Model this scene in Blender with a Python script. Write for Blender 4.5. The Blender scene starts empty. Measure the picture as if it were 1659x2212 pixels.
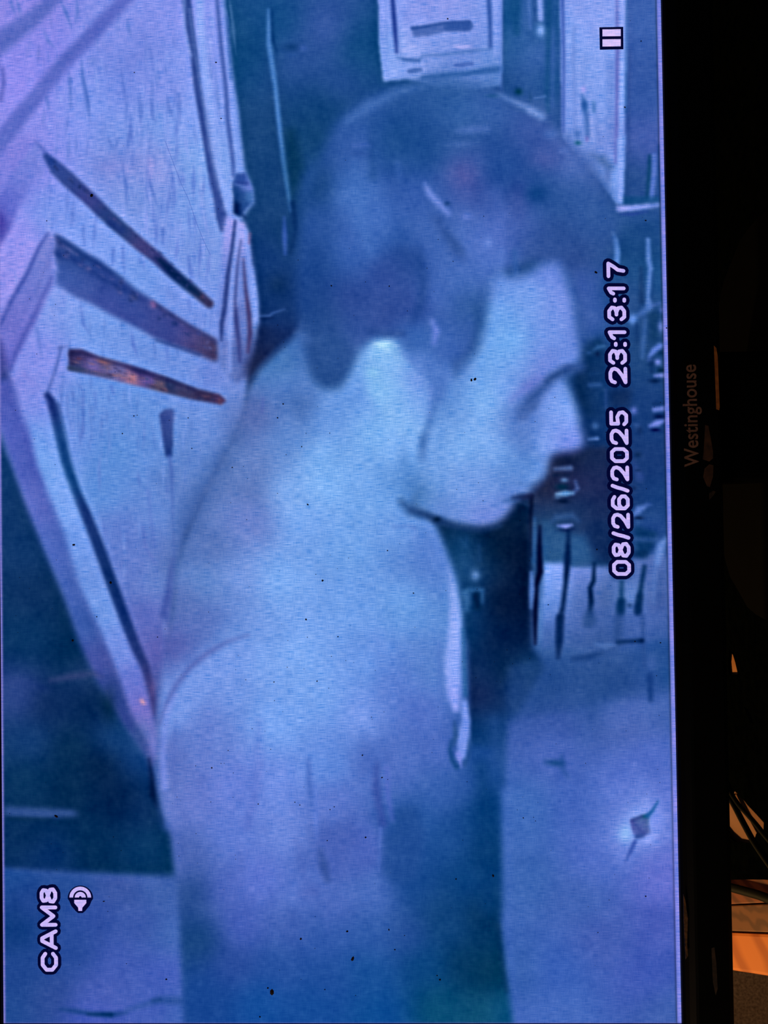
import bpy, bmesh, math, random
import numpy as np
from mathutils import Vector, Matrix
from mathutils.geometry import delaunay_2d_cdt

sc = bpy.context.scene
COL = sc.collection
ZO = 0.842            # height of the screen's lower edge above the floor

# ---------------- camera, world, lights, exposure ----------------
cam_d = bpy.data.cameras.new('camera')
cam_d.sensor_fit = 'VERTICAL'; cam_d.sensor_height = 36.0
cam_d.lens = 36.0 * 1600.0 / 2212.0
cam_d.clip_start = 0.01; cam_d.clip_end = 50
cam = bpy.data.objects.new('camera', cam_d); COL.objects.link(cam)
cam.matrix_world = Matrix(((-0.014822, 0.99979, -0.014119, 0.29319), (0.022122, -0.013789, -0.99966, -0.43759), (-0.999645, -0.01513, -0.021913, 0.15868 + ZO), (0, 0, 0, 1)))
sc.camera = cam

world = bpy.data.worlds.new('world'); sc.world = world; world.use_nodes = True
bg = world.node_tree.nodes['Background']
bg.inputs[0].default_value = (0.12, 0.42, 0.8, 1); bg.inputs[1].default_value = 0.03


def lamp(name, kind, loc, target, power, color, size):
    d = bpy.data.lights.new(name, kind); d.energy = power; d.color = color
    if kind == 'AREA':
        d.shape = 'DISK'; d.size = size
    else:
        d.shadow_soft_size = size
    o = bpy.data.objects.new(name, d); COL.objects.link(o)
    o.location = loc
    o.rotation_euler = (Vector(target) - Vector(loc)).to_track_quat('-Z', 'Y').to_euler()
    return o


lamp('front_fill', 'AREA', (-1.25, -0.8, 1.5), (0.3, 0, 0.85), 7.5, (1.0, 0.62, 0.36), 0.3)  # unseen fill added in front to brighten the frame lettering
lamp('side_lamp', 'AREA', (-0.5, 0.42, 1.55), (0.04, 0.08, 0.76), 8.2, (1.0, 0.56, 0.17), 0.12)

sc.view_settings.view_transform = 'Standard'
sc.view_settings.look = 'None'
sc.view_settings.exposure = 0.0
sc.view_settings.gamma = 1.0
sc.view_settings.use_curve_mapping = False


# ---------------- helpers ----------------
def srgb(c):
    return tuple((v / 255 / 12.92) if v <= 10.3 else ((v / 255 + 0.055) / 1.055) ** 2.4 for v in c)


class NT:
    def __init__(self, name):
        self.m = bpy.data.materials.new(name); self.m.use_nodes = True
        self.t = self.m.node_tree; self.t.nodes.clear()
        self.out = self.t.nodes.new('ShaderNodeOutputMaterial')

    def n(self, kind, **kw):
        o = self.t.nodes.new('ShaderNode' + kind)
        for k, v in kw.items():
            setattr(o, k, v)
        return o

    def l(self, a, b):
        self.t.links.new(a, b)

    def val(self, sock, v):
        if hasattr(v, 'is_output'):
            self.l(v, sock)
        else:
            sock.default_value = v

    def math(self, op, a, b=0.0, c=0.0):
        o = self.n('Math', operation=op)
        for s, v in zip(o.inputs, (a, b, c)):
            self.val(s, v)
        return o.outputs[0]

    def vmath(self, op, a, b):
        o = self.n('VectorMath', operation=op)
        self.val(o.inputs[0], a); self.val(o.inputs[1], b)
        return o.outputs[0]


def surface(name, col, rough=0.6, col2=None, scale=(60, 60, 60), detail=4, spec=0.5, bump=0.0, lo=0.35, hi=0.65):
    """principled material whose colour wanders between two tones"""
    k = NT(name)
    p = k.n('BsdfPrincipled'); p.inputs['Roughness'].default_value = rough
    p.inputs['Specular IOR Level'].default_value = spec
    c1 = (*srgb(col), 1)
    if col2 is None:
        col2 = tuple(v * 0.8 for v in col)
    tc = k.n('TexCoord'); mp = k.n('Mapping'); mp.inputs['Scale'].default_value = scale
    k.l(tc.outputs['Object'], mp.inputs[0])
    nz = k.n('TexNoise'); nz.inputs['Scale'].default_value = 1.0; nz.inputs['Detail'].default_value = detail
    k.l(mp.outputs[0], nz.inputs['Vector'])
    r = k.n('ValToRGB'); r.color_ramp.elements[0].position = lo; r.color_ramp.elements[1].position = hi
    r.color_ramp.elements[0].color = (*srgb(col2), 1); r.color_ramp.elements[1].color = c1
    k.l(nz.outputs['Fac'], r.inputs[0]); k.l(r.outputs[0], p.inputs['Base Color'])
    if bump:
        b = k.n('Bump'); b.inputs['Strength'].default_value = bump; b.inputs['Distance'].default_value = 0.001
        k.l(nz.outputs['Fac'], b.inputs['Height']); k.l(b.outputs[0], p.inputs['Normal'])
    k.l(p.outputs[0], k.out.inputs[0])
    return k.m


def wood(name, light, dark, rot=0.0, scale=26, stretch=0.12, dist=3.0, rough=0.5):
    """wood with wandering grain bands that run along local y"""
    k = NT(name)
    p = k.n('BsdfPrincipled'); p.inputs['Roughness'].default_value = rough
    tc = k.n('TexCoord'); mp = k.n('Mapping')
    mp.inputs['Rotation'].default_value = (0, 0, rot); mp.inputs['Scale'].default_value = (1, stretch, 1)
    k.l(tc.outputs['Object'], mp.inputs[0])
    w = k.n('TexWave'); w.wave_type = 'BANDS'; w.inputs['Scale'].default_value = scale
    w.inputs['Distortion'].default_value = dist; w.inputs['Detail'].default_value = 2.5; w.inputs['Detail Scale'].default_value = 1.2
    k.l(mp.outputs[0], w.inputs['Vector'])
    r = k.n('ValToRGB'); r.color_ramp.elements[0].position = 0.1; r.color_ramp.elements[1].position = 0.75
    r.color_ramp.elements[0].color = (*srgb(dark), 1); r.color_ramp.elements[1].color = (*srgb(light), 1)
    k.l(w.outputs['Fac'], r.inputs[0]); k.l(r.outputs[0], p.inputs['Base Color'])
    k.l(p.outputs[0], k.out.inputs[0])
    return k.m


def panel_material(name, flat=None, amp=1.0):
    k = NT(name)
    em = k.n('Emission')
    if flat is None:
        a = k.n('Attribute', attribute_name='picture'); a.attribute_type = 'GEOMETRY'; base = a.outputs['Color']
    else:
        c = k.n('RGB'); c.outputs[0].default_value = (*flat, 1); base = c.outputs[0]
    tc = k.n('TexCoord')
    u = 1 / 0.000274

    def cells(sx, sz, off):
        mp = k.n('Mapping'); mp.inputs['Scale'].default_value = (u * sx, 1, u * sz); mp.inputs['Location'].default_value = (off, 0, off * 0.7)
        k.l(tc.outputs['Object'], mp.inputs[0])
        nz = k.n('TexNoise'); nz.noise_dimensions = '3D'; nz.inputs['Scale'].default_value = 1.0; nz.inputs['Detail'].default_value = 0.0
        k.l(mp.outputs[0], nz.inputs['Vector'])
        return k.math('MULTIPLY', k.math('SUBTRACT', nz.outputs['Fac'], 0.5), 3.0)
    h = cells(0.62, 0.045, 3.1)        # rows of cells
    v = cells(0.05, 0.62, 11.7)        # columns of cells
    d = cells(0.7, 0.7, 23.3)          # single cells
    sep = k.n('SeparateColor'); k.l(base, sep.inputs[0])
    bright = k.math('MINIMUM', k.math('MULTIPLY', sep.outputs[1], 3.2), 1.0)
    mix = k.math('ADD', k.math('MULTIPLY', h, k.math('ADD', k.math('MULTIPLY', bright, 0.35), 0.28)), k.math('MULTIPLY', v, 0.25))
    mix = k.math('MULTIPLY', k.math('ADD', mix, k.math('MULTIPLY', d, 0.3)), amp)
    mixc = k.math('MAXIMUM', k.math('MINIMUM', mix, 1.0), -1.0)
    cb = k.n('CombineXYZ')
    for i, g in enumerate((0.85, 0.42, 0.16)):
        k.l(k.math('ADD', k.math('MULTIPLY', mixc, g), 1.0), cb.inputs[i])
    k.l(k.vmath('MULTIPLY', base, cb.outputs[0]), em.inputs['Color'])
    em.inputs['Strength'].default_value = 1.0
    k.l(em.outputs[0], k.out.inputs[0])
    k.m.cycles.emission_sampling = 'NONE'
    return k.m


def link(name, me, mat=None, parent=None, loc=None):
    o = bpy.data.objects.new(name, me); COL.objects.link(o)
    if mat:
        me.materials.append(mat)
    if parent:
        o.parent = parent
    if loc:
        o.location = loc
    return o


def thing(name, label, cat, loc=(0, 0, 0), group=None):
    o = bpy.data.objects.new(name, None); COL.objects.link(o); o.location = loc
    o['label'] = label; o['category'] = cat
    if group:
        o['group'] = group
    return o


def from_bm(name, bm, mat, parent=None, smooth=False):
    me = bpy.data.meshes.new(name); bm.normal_update(); bm.to_mesh(me); bm.free()
    if smooth:
        me.shade_smooth()
    return link(name, me, mat, parent)


def box_bm(x0, x1, y0, y1, z0, z1, bev=0.0, seg=2):
    bm = bmesh.new(); bmesh.ops.create_cube(bm, size=1)
    bmesh.ops.scale(bm, vec=(x1 - x0, y1 - y0, z1 - z0), verts=bm.verts)
    bmesh.ops.translate(bm, vec=((x0 + x1) / 2, (y0 + y1) / 2, (z0 + z1) / 2), verts=bm.verts)
    if bev:
        bmesh.ops.bevel(bm, geom=list(bm.edges), offset=bev, segments=seg, affect='EDGES', profile=0.6)
    return bm


# ---- the camera footage shown on the screen, painted procedurally (coordinates: millimetre-like picture units) ----
PX0, PY0, PX1, PY1, PS = -60, -460, 1500, 2230, 2
PW, PH = (PX1 - PX0) // PS, (PY1 - PY0) // PS
CAN = np.zeros((PH, PW, 3), np.float32)
REG = np.zeros((PH, PW), np.int8)


def _blur1(a, r, axis):
    if r < 1:
        return a
    k = 2 * r + 1
    pad = [(0, 0)] * a.ndim
    pad[axis] = (r + 1, r)
    c = np.cumsum(np.pad(a, pad, mode='edge'), axis=axis, dtype=np.float64)
    n = a.shape[axis]
    s = [slice(None)] * a.ndim
    t = [slice(None)] * a.ndim
    s[axis] = slice(k, k + n)
    t[axis] = slice(0, n)
    return ((c[tuple(s)] - c[tuple(t)]) / k).astype(np.float32)


def blur(a, sig):
    """three box passes, sigma in grid cells"""
    if sig < 0.35:
        return a
    r = max(1, int(round((math.sqrt(4 * sig * sig + 1) - 1) / 2)))
    for _ in range(3):
        a = _blur1(_blur1(a, r, 0), r, 1)
    return a


def _box(x0, y0, x1, y1, m):
    i0 = max(0, int((x0 - m - PX0) / PS)); i1 = min(PW, int((x1 + m - PX0) / PS) + 2)
    j0 = max(0, int((y0 - m - PY0) / PS)); j1 = min(PH, int((y1 + m - PY0) / PS) + 2)
    return i0, i1, j0, j1


def _xy(i0, i1, j0, j1):
    return (np.arange(i0, i1, dtype=np.float32) * PS + PX0 + PS / 2)[None, :], (np.arange(j0, j1, dtype=np.float32) * PS + PY0 + PS / 2)[:, None]


def smooth_pts(pts, n=6):
    """Catmull-Rom through closed points"""
    P = np.array(pts, float); m = len(P); out = []
    for i in range(m):
        a, b, c, d = P[i - 1], P[i], P[(i + 1) % m], P[(i + 2) % m]
        for k in range(n):
            t = k / n
            out.append(0.5 * ((2 * b) + (c - a) * t + (2 * a - 5 * b + 4 * c - d) * t * t + (3 * b - a - 3 * c + d) * t ** 3))
    return out


def inside(pts, X, Y):
    res = np.zeros(np.broadcast(X, Y).shape, bool)
    n = len(pts)
    for i in range(n):
        (xa, ya), (xb, yb) = pts[i], pts[(i + 1) % n]
        if ya == yb:
            continue
        cond = ((ya > Y) != (yb > Y))
        xi = (xb - xa) * (Y - ya) / (yb - ya) + xa
        res ^= cond & (X < xi)
    return res


def rbf(samples, i0, i1, j0, j1, sig=70):
    S = np.array(samples, np.float32)
    st = 6
    xs = np.arange(i0, i1 + st, st, dtype=np.float32) * PS + PX0
    ys = np.arange(j0, j1 + st, st, dtype=np.float32) * PS + PY0
    d = (xs[None, :, None] - S[:, 0]) ** 2 + (ys[:, None, None] - S[:, 1]) ** 2
    w = 1.0 / (d / sig ** 2 + 0.09) ** 1.9
    w /= w.sum(-1, keepdims=True)
    c = w @ S[:, 2:5]
    c = blur(c.astype(np.float32), sig * 0.28 / (st * PS))
    fi = (np.arange(i1 - i0) / st); fj = (np.arange(j1 - j0) / st)
    a = np.floor(fi).astype(int); b = np.floor(fj).astype(int)
    u = (fi - a)[None, :, None]; v = (fj - b)[:, None, None]
    a1 = np.minimum(a + 1, c.shape[1] - 1); b1 = np.minimum(b + 1, c.shape[0] - 1)
    return ((c[b][:, a] * (1 - u) + c[b][:, a1] * u) * (1 - v) + (c[b1][:, a] * (1 - u) + c[b1][:, a1] * u) * v).astype(np.float32)


def _col(col, box, sig):
    return rbf(col, *box, sig) if isinstance(col, list) else np.array(col, np.float32)


def _mix(box, m, col):
    i0, i1, j0, j1 = box
    CAN[j0:j1, i0:i1] += (col - CAN[j0:j1, i0:i1]) * m[..., None]


def fill(pts, col, b=3, a=1.0, sm=False, sig=70, reg=None):
    """soft-edged filled outline; b is the softness of its edge"""
    if sm:
        pts = smooth_pts(pts)
    xs = [p[0] for p in pts]; ys = [p[1] for p in pts]
    box = _box(min(xs), min(ys), max(xs), max(ys), 3 * b + 4)
    if box[1] <= box[0] or box[3] <= box[2]:
        return
    X, Y = _xy(*box)
    ins = inside(pts, X, Y)
    if reg is not None:
        REG[box[2]:box[3], box[0]:box[1]][ins] = reg
    m = blur(ins.astype(np.float32), b / PS) * a
    _mix(box, m, _col(col, box, sig))


def line(pts, w, col, b=2, a=1.0, sig=70):
    """soft stroke; w a width or a list of widths; tapers along the way"""
    W = [q * 1.2 for q in w] if isinstance(w, (list, tuple)) else [w * 1.2] * len(pts)
    xs = [p[0] for p in pts]; ys = [p[1] for p in pts]; mw = max(W)
    box = _box(min(xs), min(ys), max(xs), max(ys), mw + 3 * b + 2)
    if box[1] <= box[0] or box[3] <= box[2]:
        return
    X, Y = _xy(*box)
    m = np.zeros(np.broadcast(X, Y).shape, np.float32)
    for k in range(len(pts) - 1):
        (xa, ya), (xb, yb) = pts[k], pts[k + 1]
        dx, dy = xb - xa, yb - ya
        L = dx * dx + dy * dy + 1e-6
        t = np.clip(((X - xa) * dx + (Y - ya) * dy) / L, 0, 1)
        d = np.hypot(X - xa - t * dx, Y - ya - t * dy)
        ww = (W[k] * (1 - t) + W[k + 1] * t) / 2
        e = max(b * 1.9, 1.0)
        q = np.clip((ww + e - d) / (2 * e), 0, 1)
        m = np.maximum(m, q * q * (3 - 2 * q) * np.minimum(1, ww / e * 0.8 + 0.35))
    _mix(box, m * a, _col(col, box, sig))


def blob(x, y, rx, ry, col, a=1.0, ang=0):
    box = _box(x - max(rx, ry), y - max(rx, ry), x + max(rx, ry), y + max(rx, ry), max(rx, ry))
    if box[1] <= box[0] or box[3] <= box[2]:
        return
    X, Y = _xy(*box)
    c, s = math.cos(math.radians(ang)), math.sin(math.radians(ang))
    u = ((X - x) * c + (Y - y) * s) / rx; v = (-(X - x) * s + (Y - y) * c) / ry
    _mix(box, np.exp(-(u * u + v * v) * 1.4).astype(np.float32) * a, np.array(col, np.float32))


def grain(x0, y0, x1, y1, n, seed, length=(20, 60), w=(3, 7), cols=((90, 125, 215),), a=(0.2, 0.55), lean=(-0.12, 0.12), b=2):
    """short streaks of wood grain in the panelling of the footage"""
    R = random.Random(seed)
    for _ in range(n):
        x, y = R.uniform(x0, x1), R.uniform(y0, y1)
        L = R.uniform(*length); k = R.uniform(*lean)
        line([(x, y), (x + k * L * 0.5, y + L * 0.5), (x + k * L * 1.2, y + L)], [1, R.uniform(*w), 1], R.choice(cols), b, R.uniform(*a))


def paint():
    # ---------- far wall ----------
    fill([(-80, -480), (1520, -480), (1520, 2250), (-80, 2250)],
         [(520, 100, 15, 75, 130), (600, 50, 20, 80, 140), (700, 60, 50, 90, 165), (720, 180, 32, 80, 148), (700, 220, 15, 70, 125), (780, 100, 18, 78, 135),
          (560, 300, 25, 75, 130), (600, 400, 20, 70, 125), (580, 550, 20, 65, 125), (600, 650, 15, 58, 115), (590, 720, 15, 50, 105), (560, 780, 15, 45, 90),
          (660, 120, 40, 85, 155), (660, 300, 15, 70, 120), (700, 400, 35, 85, 155), (600, 500, 18, 66, 120),
          (1390, 20, 62, 102, 182), (1390, 200, 52, 92, 170), (1410, 300, 68, 98, 180), (1385, 400, 38, 82, 148), (1390, 490, 42, 88, 155),
          (1380, 560, 25, 78, 135), (1420, 600, 30, 85, 145), (1380, 650, 35, 80, 140), (1280, 700, 38, 85, 155), (1290, 780, 25, 72, 130), (1300, 860, 14, 60, 115),
          (1300, 950, 14, 58, 112), (1390, 750, 30, 75, 130), (1390, 900, 22, 65, 125), (1400, 1000, 22, 62, 120), (1420, 1080, 20, 65, 125), (1280, 1000, 18, 40, 82), (1280, 1060, 18, 42, 85),
          (1200, 1050, 28, 45, 88), (1180, 1100, 32, 65, 110), (1240, 1120, 20, 52, 95), (1280, 1150, 12, 48, 92), (1200, 1180, 32, 85, 140),
          (1240, 1180, 40, 90, 145), (1290, 1200, 14, 55, 105), (1400, 1150, 35, 80, 145), (1420, 1230, 60, 100, 175),
          (1250, 1280, 85, 125, 205), (1200, 1350, 75, 120, 190), (1290, 1340, 80, 115, 195), (1400, 1300, 75, 110, 190), (1430, 1350, 40, 85, 155),
          (1300, 1400, 50, 90, 155), (1200, 1420, 40, 85, 150), (1300, 1460, 45, 85, 150), (1420, 1420, 30, 80, 150), (1180, 1480, 30, 75, 140), (1300, 1500, 35, 80, 150), (1420, 1490, 50, 90, 165),
          (1200, 1560, 60, 95, 175), (1350, 1550, 75, 105, 185), (1200, 1620, 72, 105, 192), (1400, 1650, 82, 112, 205), (1130, 1750, 62, 108, 190), (1250, 1740, 68, 105, 195),
          (1350, 1700, 88, 118, 212), (1440, 1740, 98, 122, 218), (1440, 1900, 98, 112, 212), (1300, 1850, 80, 112, 205), (1130, 1900, 60, 105, 185), (1250, 1950, 68, 105, 188),
          (1300, 2020, 68, 98, 185), (1430, 2000, 72, 96, 190), (1200, 2100, 58, 100, 190), (1400, 2100, 62, 92, 186), (1440, 2190, 62, 98, 180), (1200, 2190, 68, 108, 195), (1120, 2100, 55, 100, 180)], 0, sig=50)
    # left edge stripe of the dark wall
    line([(580, 22), (581, 95), (592, 170), (605, 290), (618, 380), (628, 455)], [5, 9, 9, 9, 9, 4], (66, 122, 195), 3, .95)
    line([(587, 20), (590, 88), (598, 110)], [3, 6, 3], (0, 55, 115), 3, .8)
    line([(588, 180), (592, 240), (604, 330)], [3, 4, 3], (10, 60, 115), 3, .6)
    line([(628, 290), (636, 360), (632, 430)], [20, 34, 10], (3, 58, 92), 9, .7)
    line([(632, 440), (640, 500), (628, 545)], [10, 8, 7], (3, 48, 100), 4, .8)
    line([(614, 470), (615, 510), (616, 548)], [4, 9, 5], (50, 92, 178), 3, .8)
    blob(630, 102, 24, 10, (10, 62, 120), .7); blob(655, 104, 12, 9, (62, 102, 180), .7); blob(632, 118, 14, 4, (42, 90, 160), .6)
    blob(600, 615, 28, 30, (8, 50, 95), .6)
    line([(560, 683), (582, 682), (590, 676), (615, 668)], [3, 4, 4, 2], (60, 100, 172), 2, .8)
    line([(562, 689), (590, 687)], [4, 3], (6, 38, 88), 2, .8)

    # ---------- the pale framed opening at the far end ----------
    fill([(811, -480), (1086, -480), (1086, 150), (1082, 185), (990, 200), (880, 172), (828, 176), (818, 90)],
         [(830, 20, 130, 158, 245), (840, 100, 120, 160, 240), (850, 150, 130, 165, 245), (960, 10, 142, 160, 245), (900, 30, 138, 158, 245), (1020, 60, 128, 155, 240), (940, 90, 125, 155, 238),
          (890, 100, 150, 172, 250), (1000, 130, 112, 145, 228), (920, 140, 128, 158, 238), (1060, 130, 105, 145, 225), (1072, 60, 115, 150, 235), (1070, 170, 80, 125, 200), (960, 180, 70, 115, 190), (840, -200, 135, 158, 245), (1000, -200, 140, 160, 245)], 3, sig=30, reg=1)
    line([(845, -400), (848, 0), (853, 60), (857, 112)], [8, 8, 8, 6], (45, 78, 165), 3)
    line([(1052, -300), (1056, 0), (1059, 60), (1059, 100)], [8, 8, 7, 7], (58, 98, 182), 3)
    line([(832, -400), (834, 60), (838, 130)], 3, (105, 140, 225), 3, .6)
    fill([(888, 58), (912, 55), (955, 48), (1017, 44), (1016, 68), (965, 68), (925, 78), (892, 80)], (82, 115, 195), 2.5)
    line([(891, 61), (920, 58), (960, 50), (1014, 48)], 5, (52, 92, 172), 2, .9)
    line([(968, 58), (1013, 56)], 15, (58, 98, 178), 2.5, .8)
    blob(1000, 101, 24, 5, (178, 182, 255), .8); blob(885, 108, 22, 12, (158, 178, 252), .7)
    line([(858, 124), (880, 130), (905, 130), (914, 120), (960, 118), (1020, 110), (1060, 106)], [4, 6, 6, 4, 5, 5, 4], (78, 122, 200), 3, .9)
    line([(958, 118), (965, 140)], 4, (98, 135, 215), 3, .7)
    line([(985, 142), (1000, 140), (1020, 137)], [3, 7, 4], (80, 118, 200), 2.5, .8)
    line([(886, 155), (896, 152), (908, 149)], [4, 8, 3], (80, 120, 198), 3, .8)
    line([(916, 166), (960, 163), (1010, 158), (1082, 148)], [5, 9, 9, 12], (58, 108, 185), 4)
    line([(822, 0), (826, 90), (836, 165)], 4, (108, 142, 225), 2.5, .6); line([(862, 60), (866, 118)], 4, (105, 138, 222), 2.5, .5)
    line([(870, 128), (905, 131)], 4, (62, 105, 185), 2.5, .8); line([(918, 122), (925, 158)], 4, (90, 128, 210), 2.5, .6); line([(1020, 112), (1022, 140)], 4, (95, 132, 212), 2.5, .6)
    line([(984, 141), (1019, 138)], 6, (72, 110, 195), 2, .8); line([(884, 154), (908, 151)], 7, (70, 110, 190), 2, .8); line([(912, 168), (1000, 160), (1080, 150)], 6, (48, 98, 172), 3, .7)
    line([(1068, 0), (1070, 120)], 4, (138, 165, 248), 3, .6); line([(1080, 0), (1082, 190)], 4, (88, 128, 212), 3, .6)
    line([(1092, -60), (1094, 205)], 5, (30, 82, 148), 2.5, .6)
    # dark recess
    fill([(1088, -480), (1208, -480), (1210, 300), (1150, 270), (1088, 215)],
         [(1100, 40, 22, 85, 145), (1110, 100, 45, 98, 165), (1130, 40, 60, 105, 180), (1140, 160, 48, 95, 165), (1110, 190, 30, 80, 145), (1180, 60, 35, 90, 155), (1190, 180, 30, 85, 150), (1160, 120, 60, 105, 180), (1160, 240, 60, 100, 170), (1200, 250, 45, 90, 160), (1130, -200, 35, 90, 150)], 3, sig=25)
    line([(1112, -200), (1112, 30), (1116, 70)], [22, 22, 12], (20, 82, 140), 5, .8)
    line([(1142, -200), (1143, 20), (1146, 60)], 5, (85, 125, 205), 3, .7)
    line([(1165, -300), (1166, 0), (1168, 40)], 10, (125, 158, 238), 3, .9)
    line([(1154, 0), (1156, 45)], 5, (40, 85, 155), 3, .7)
    blob(1168, 66, 12, 16, (125, 168, 242), .95)
    line([(1186, -300), (1186, 0), (1184, 110), (1181, 200), (1184, 240)], [10, 10, 8, 6, 5], (22, 82, 140), 4, .8)
    line([(1195, 60), (1194, 230)], 4, (70, 110, 190), 3, .5)
    blob(1120, 198, 10, 9, (0, 62, 92), .85); blob(1145, 210, 5, 14, (30, 80, 140), .6); line([(1155, 212), (1178, 208)], 3, (100, 140, 215), 2, .7)
    # pale door
    fill([(1202, -480), (1356, -480), (1354, 120), (1345, 440), (1330, 440), (1300, 400), (1215, 300)],
         [(1205, 60, 120, 162, 245), (1240, 20, 135, 162, 245), (1280, 40, 142, 168, 252), (1320, 20, 138, 165, 248), (1260, 150, 132, 165, 245), (1300, 160, 130, 162, 245), (1235, 250, 122, 155, 238), (1300, 250, 125, 158, 240), (1320, 300, 118, 145, 230), (1260, 300, 112, 145, 225), (1345, 200, 125, 165, 248), (1345, 380, 120, 160, 242)], 3, sig=40, reg=2)
    line([(1214, -300), (1215, 0), (1218, 120), (1217, 285)], [7, 8, 6, 6], (72, 108, 195), 2.5)
    line([(1240, 60), (1238, 120), (1242, 280)], [6, 7, 7], (108, 142, 225), 4, .7)
    line([(1313, 120), (1314, 200), (1316, 300)], [4, 8, 8], (105, 138, 222), 5, .7)
    line([(1332, -300), (1333, 20), (1334, 120), (1331, 350)], [5, 5, 8, 7], (98, 112, 200), 3, .85)
    blob(1260, 193, 7, 8, (170, 172, 255), .8)
    line([(1257, 205), (1263, 225), (1267, 250), (1269, 290)], [3, 11, 8, 6], (62, 112, 190), 4, .9)
    line([(1282, 222), (1283, 240)], 7, (82, 132, 205), 3, .7)
    line([(1277, 250), (1281, 305)], 7, (145, 168, 245), 3, .6)
    blob(1247, 290, 10, 12, (65, 110, 190), .7); blob(1248, 309, 9, 6, (15, 92, 128), .85); blob(1228, 295, 8, 12, (78, 120, 200), .6); blob(1268, 300, 5, 8, (110, 110, 195), .6)
    line([(1355, -300), (1354, 0), (1352, 120), (1352, 240)], 4, (45, 95, 170), 3, .8)
    line([(1361, -100), (1361, 200)], 4, (82, 112, 192), 4, .4)
    fill([(1332, 300), (1352, 290), (1346, 440), (1331, 440)], (112, 152, 235), 3, .8)
    line([(1225, -60), (1228, 300)], 5, (105, 140, 225), 3, .5); line([(1250, 120), (1252, 270)], 4, (150, 175, 252), 3, .5); line([(1298, -40), (1300, 180)], 6, (152, 175, 252), 4, .4)
    line([(1322, 130), (1322, 320)], 5, (100, 128, 212), 3, .6); line([(1342, 120), (1339, 430)], 6, (145, 172, 250), 3, .7); line([(1360, 110), (1358, 330)], 4, (40, 78, 150), 3, .5)
    blob(1262, 228, 7, 14, (48, 98, 178), .7); blob(1283, 232, 5, 10, (72, 118, 200), .6); line([(1268, 245), (1270, 292)], 6, (82, 118, 200), 3, .7); line([(1290, 240), (1292, 300)], 4, (105, 138, 222), 3, .5)
    # shelf on the right wall
    line([(1404, 338), (1403, 380), (1400, 425)], [7, 9, 9], (15, 72, 120), 3, .8)
    line([(1413, 335), (1413, 370), (1407, 430)], [7, 9, 9], (82, 118, 205), 3, .9)
    line([(1423, 315), (1424, 430)], 4, (25, 75, 150), 2, .8)
    fill([(1346, 425), (1425, 425), (1425, 440), (1346, 442)], (22, 82, 140), 3, .7)
    fill([(1330, 444), (1370, 443), (1425, 438), (1426, 446), (1395, 452), (1330, 459)], [(1340, 450, 148, 165, 248), (1380, 447, 120, 150, 235), (1420, 442, 95, 130, 210)], 2, sig=20)
    line([(1340, 463), (1365, 463), (1398, 457)], [4, 6, 3], (42, 80, 160), 2, .9)
    fill([(1330, 492), (1350, 484), (1426, 470), (1430, 560), (1338, 560)], (20, 72, 130), 8, .6)
    line([(1322, 500), (1329, 520), (1333, 545), (1332, 565)], [5, 10, 11, 10], (95, 145, 225), 3, .95)
    line([(1400, 518), (1401, 560), (1405, 580), (1400, 640), (1402, 665)], [7, 9, 9, 7, 9], (85, 130, 208), 3, .9)
    line([(1385, 580), (1386, 650)], [6, 10], (16, 58, 110), 4, .7)
    line([(1410, 590), (1409, 650)], 4, (20, 68, 130), 3, .6)
    line([(1402, 655), (1400, 668), (1380, 680), (1360, 690)], [10, 14, 8, 5], (72, 115, 190), 4, .8)
    line([(1425, 655), (1410, 660)], 5, (72, 110, 190), 3, .7)
    blob(1367, 690, 11, 13, (92, 140, 222), .95)
    line([(1395, 690), (1390, 740), (1388, 770)], [6, 8, 7], (70, 115, 190), 4, .6)
    line([(1375, 700), (1376, 740)], 5, (12, 55, 110), 3, .7)
    fill([(1400, 672), (1425, 672), (1428, 700), (1420, 740), (1402, 735)], (14, 62, 108), 5, .8)
    blob(1428, 705, 8, 14, (100, 130, 215), .8); blob(1430, 670, 6, 8, (85, 115, 200), .7)
    line([(1403, 770), (1412, 758), (1425, 748), (1432, 745)], [6, 10, 10, 6], (88, 125, 212), 3, .95)
    blob(1405, 778, 8, 6, (85, 120, 205), .7)
    blob(1408, 785, 9, 14, (8, 50, 100), .8); blob(1428, 762, 8, 6, (10, 55, 100), .7)
    blob(1421, 782, 8, 8, (115, 138, 225), .9); blob(1428, 800, 10, 7, (3, 45, 80), .85); blob(1408, 803, 6, 5, (15, 55, 105), .6)
    line([(1415, 812), (1436, 810)], [5, 8], (105, 130, 215), 2.5, .9); blob(1414, 823, 14, 6, (5, 40, 85), .85)
    line([(1414, 885), (1436, 882)], [8, 9], (98, 125, 212), 3, .85); blob(1424, 900, 14, 6, (5, 32, 85), .9); line([(1412, 872), (1434, 872)], 4, (10, 50, 100), 3, .6)
    line([(1405, 920), (1420, 914), (1436, 908)], [6, 11, 5], (100, 125, 215), 3, .95); blob(1416, 929, 11, 4, (0, 12, 75), .9)
    blob(1369, 887, 9, 10, (85, 112, 198), .85); blob(1382, 930, 8, 12, (8, 45, 95), .6); blob(1375, 918, 10, 7, (55, 95, 165), .4)
    blob(1378, 982, 9, 7, (5, 42, 85), .7); line([(1368, 1000), (1382, 1030)], [6, 14], (50, 82, 155), 5, .6); blob(1378, 1016, 8, 4, (5, 42, 88), .6)
    blob(1370, 1055, 6, 5, (5, 38, 85), .6)
    line([(1370, 1112), (1380, 1101), (1394, 1094)], [7, 13, 6], (82, 120, 200), 3.5, .9); blob(1380, 1119, 12, 4, (5, 35, 75), .85); blob(1400, 1090, 10, 6, (62, 100, 180), .5)
    line([(1378, 1125), (1377, 1180), (1380, 1200)], [4, 6, 4], (55, 105, 170), 3, .6)
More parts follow.
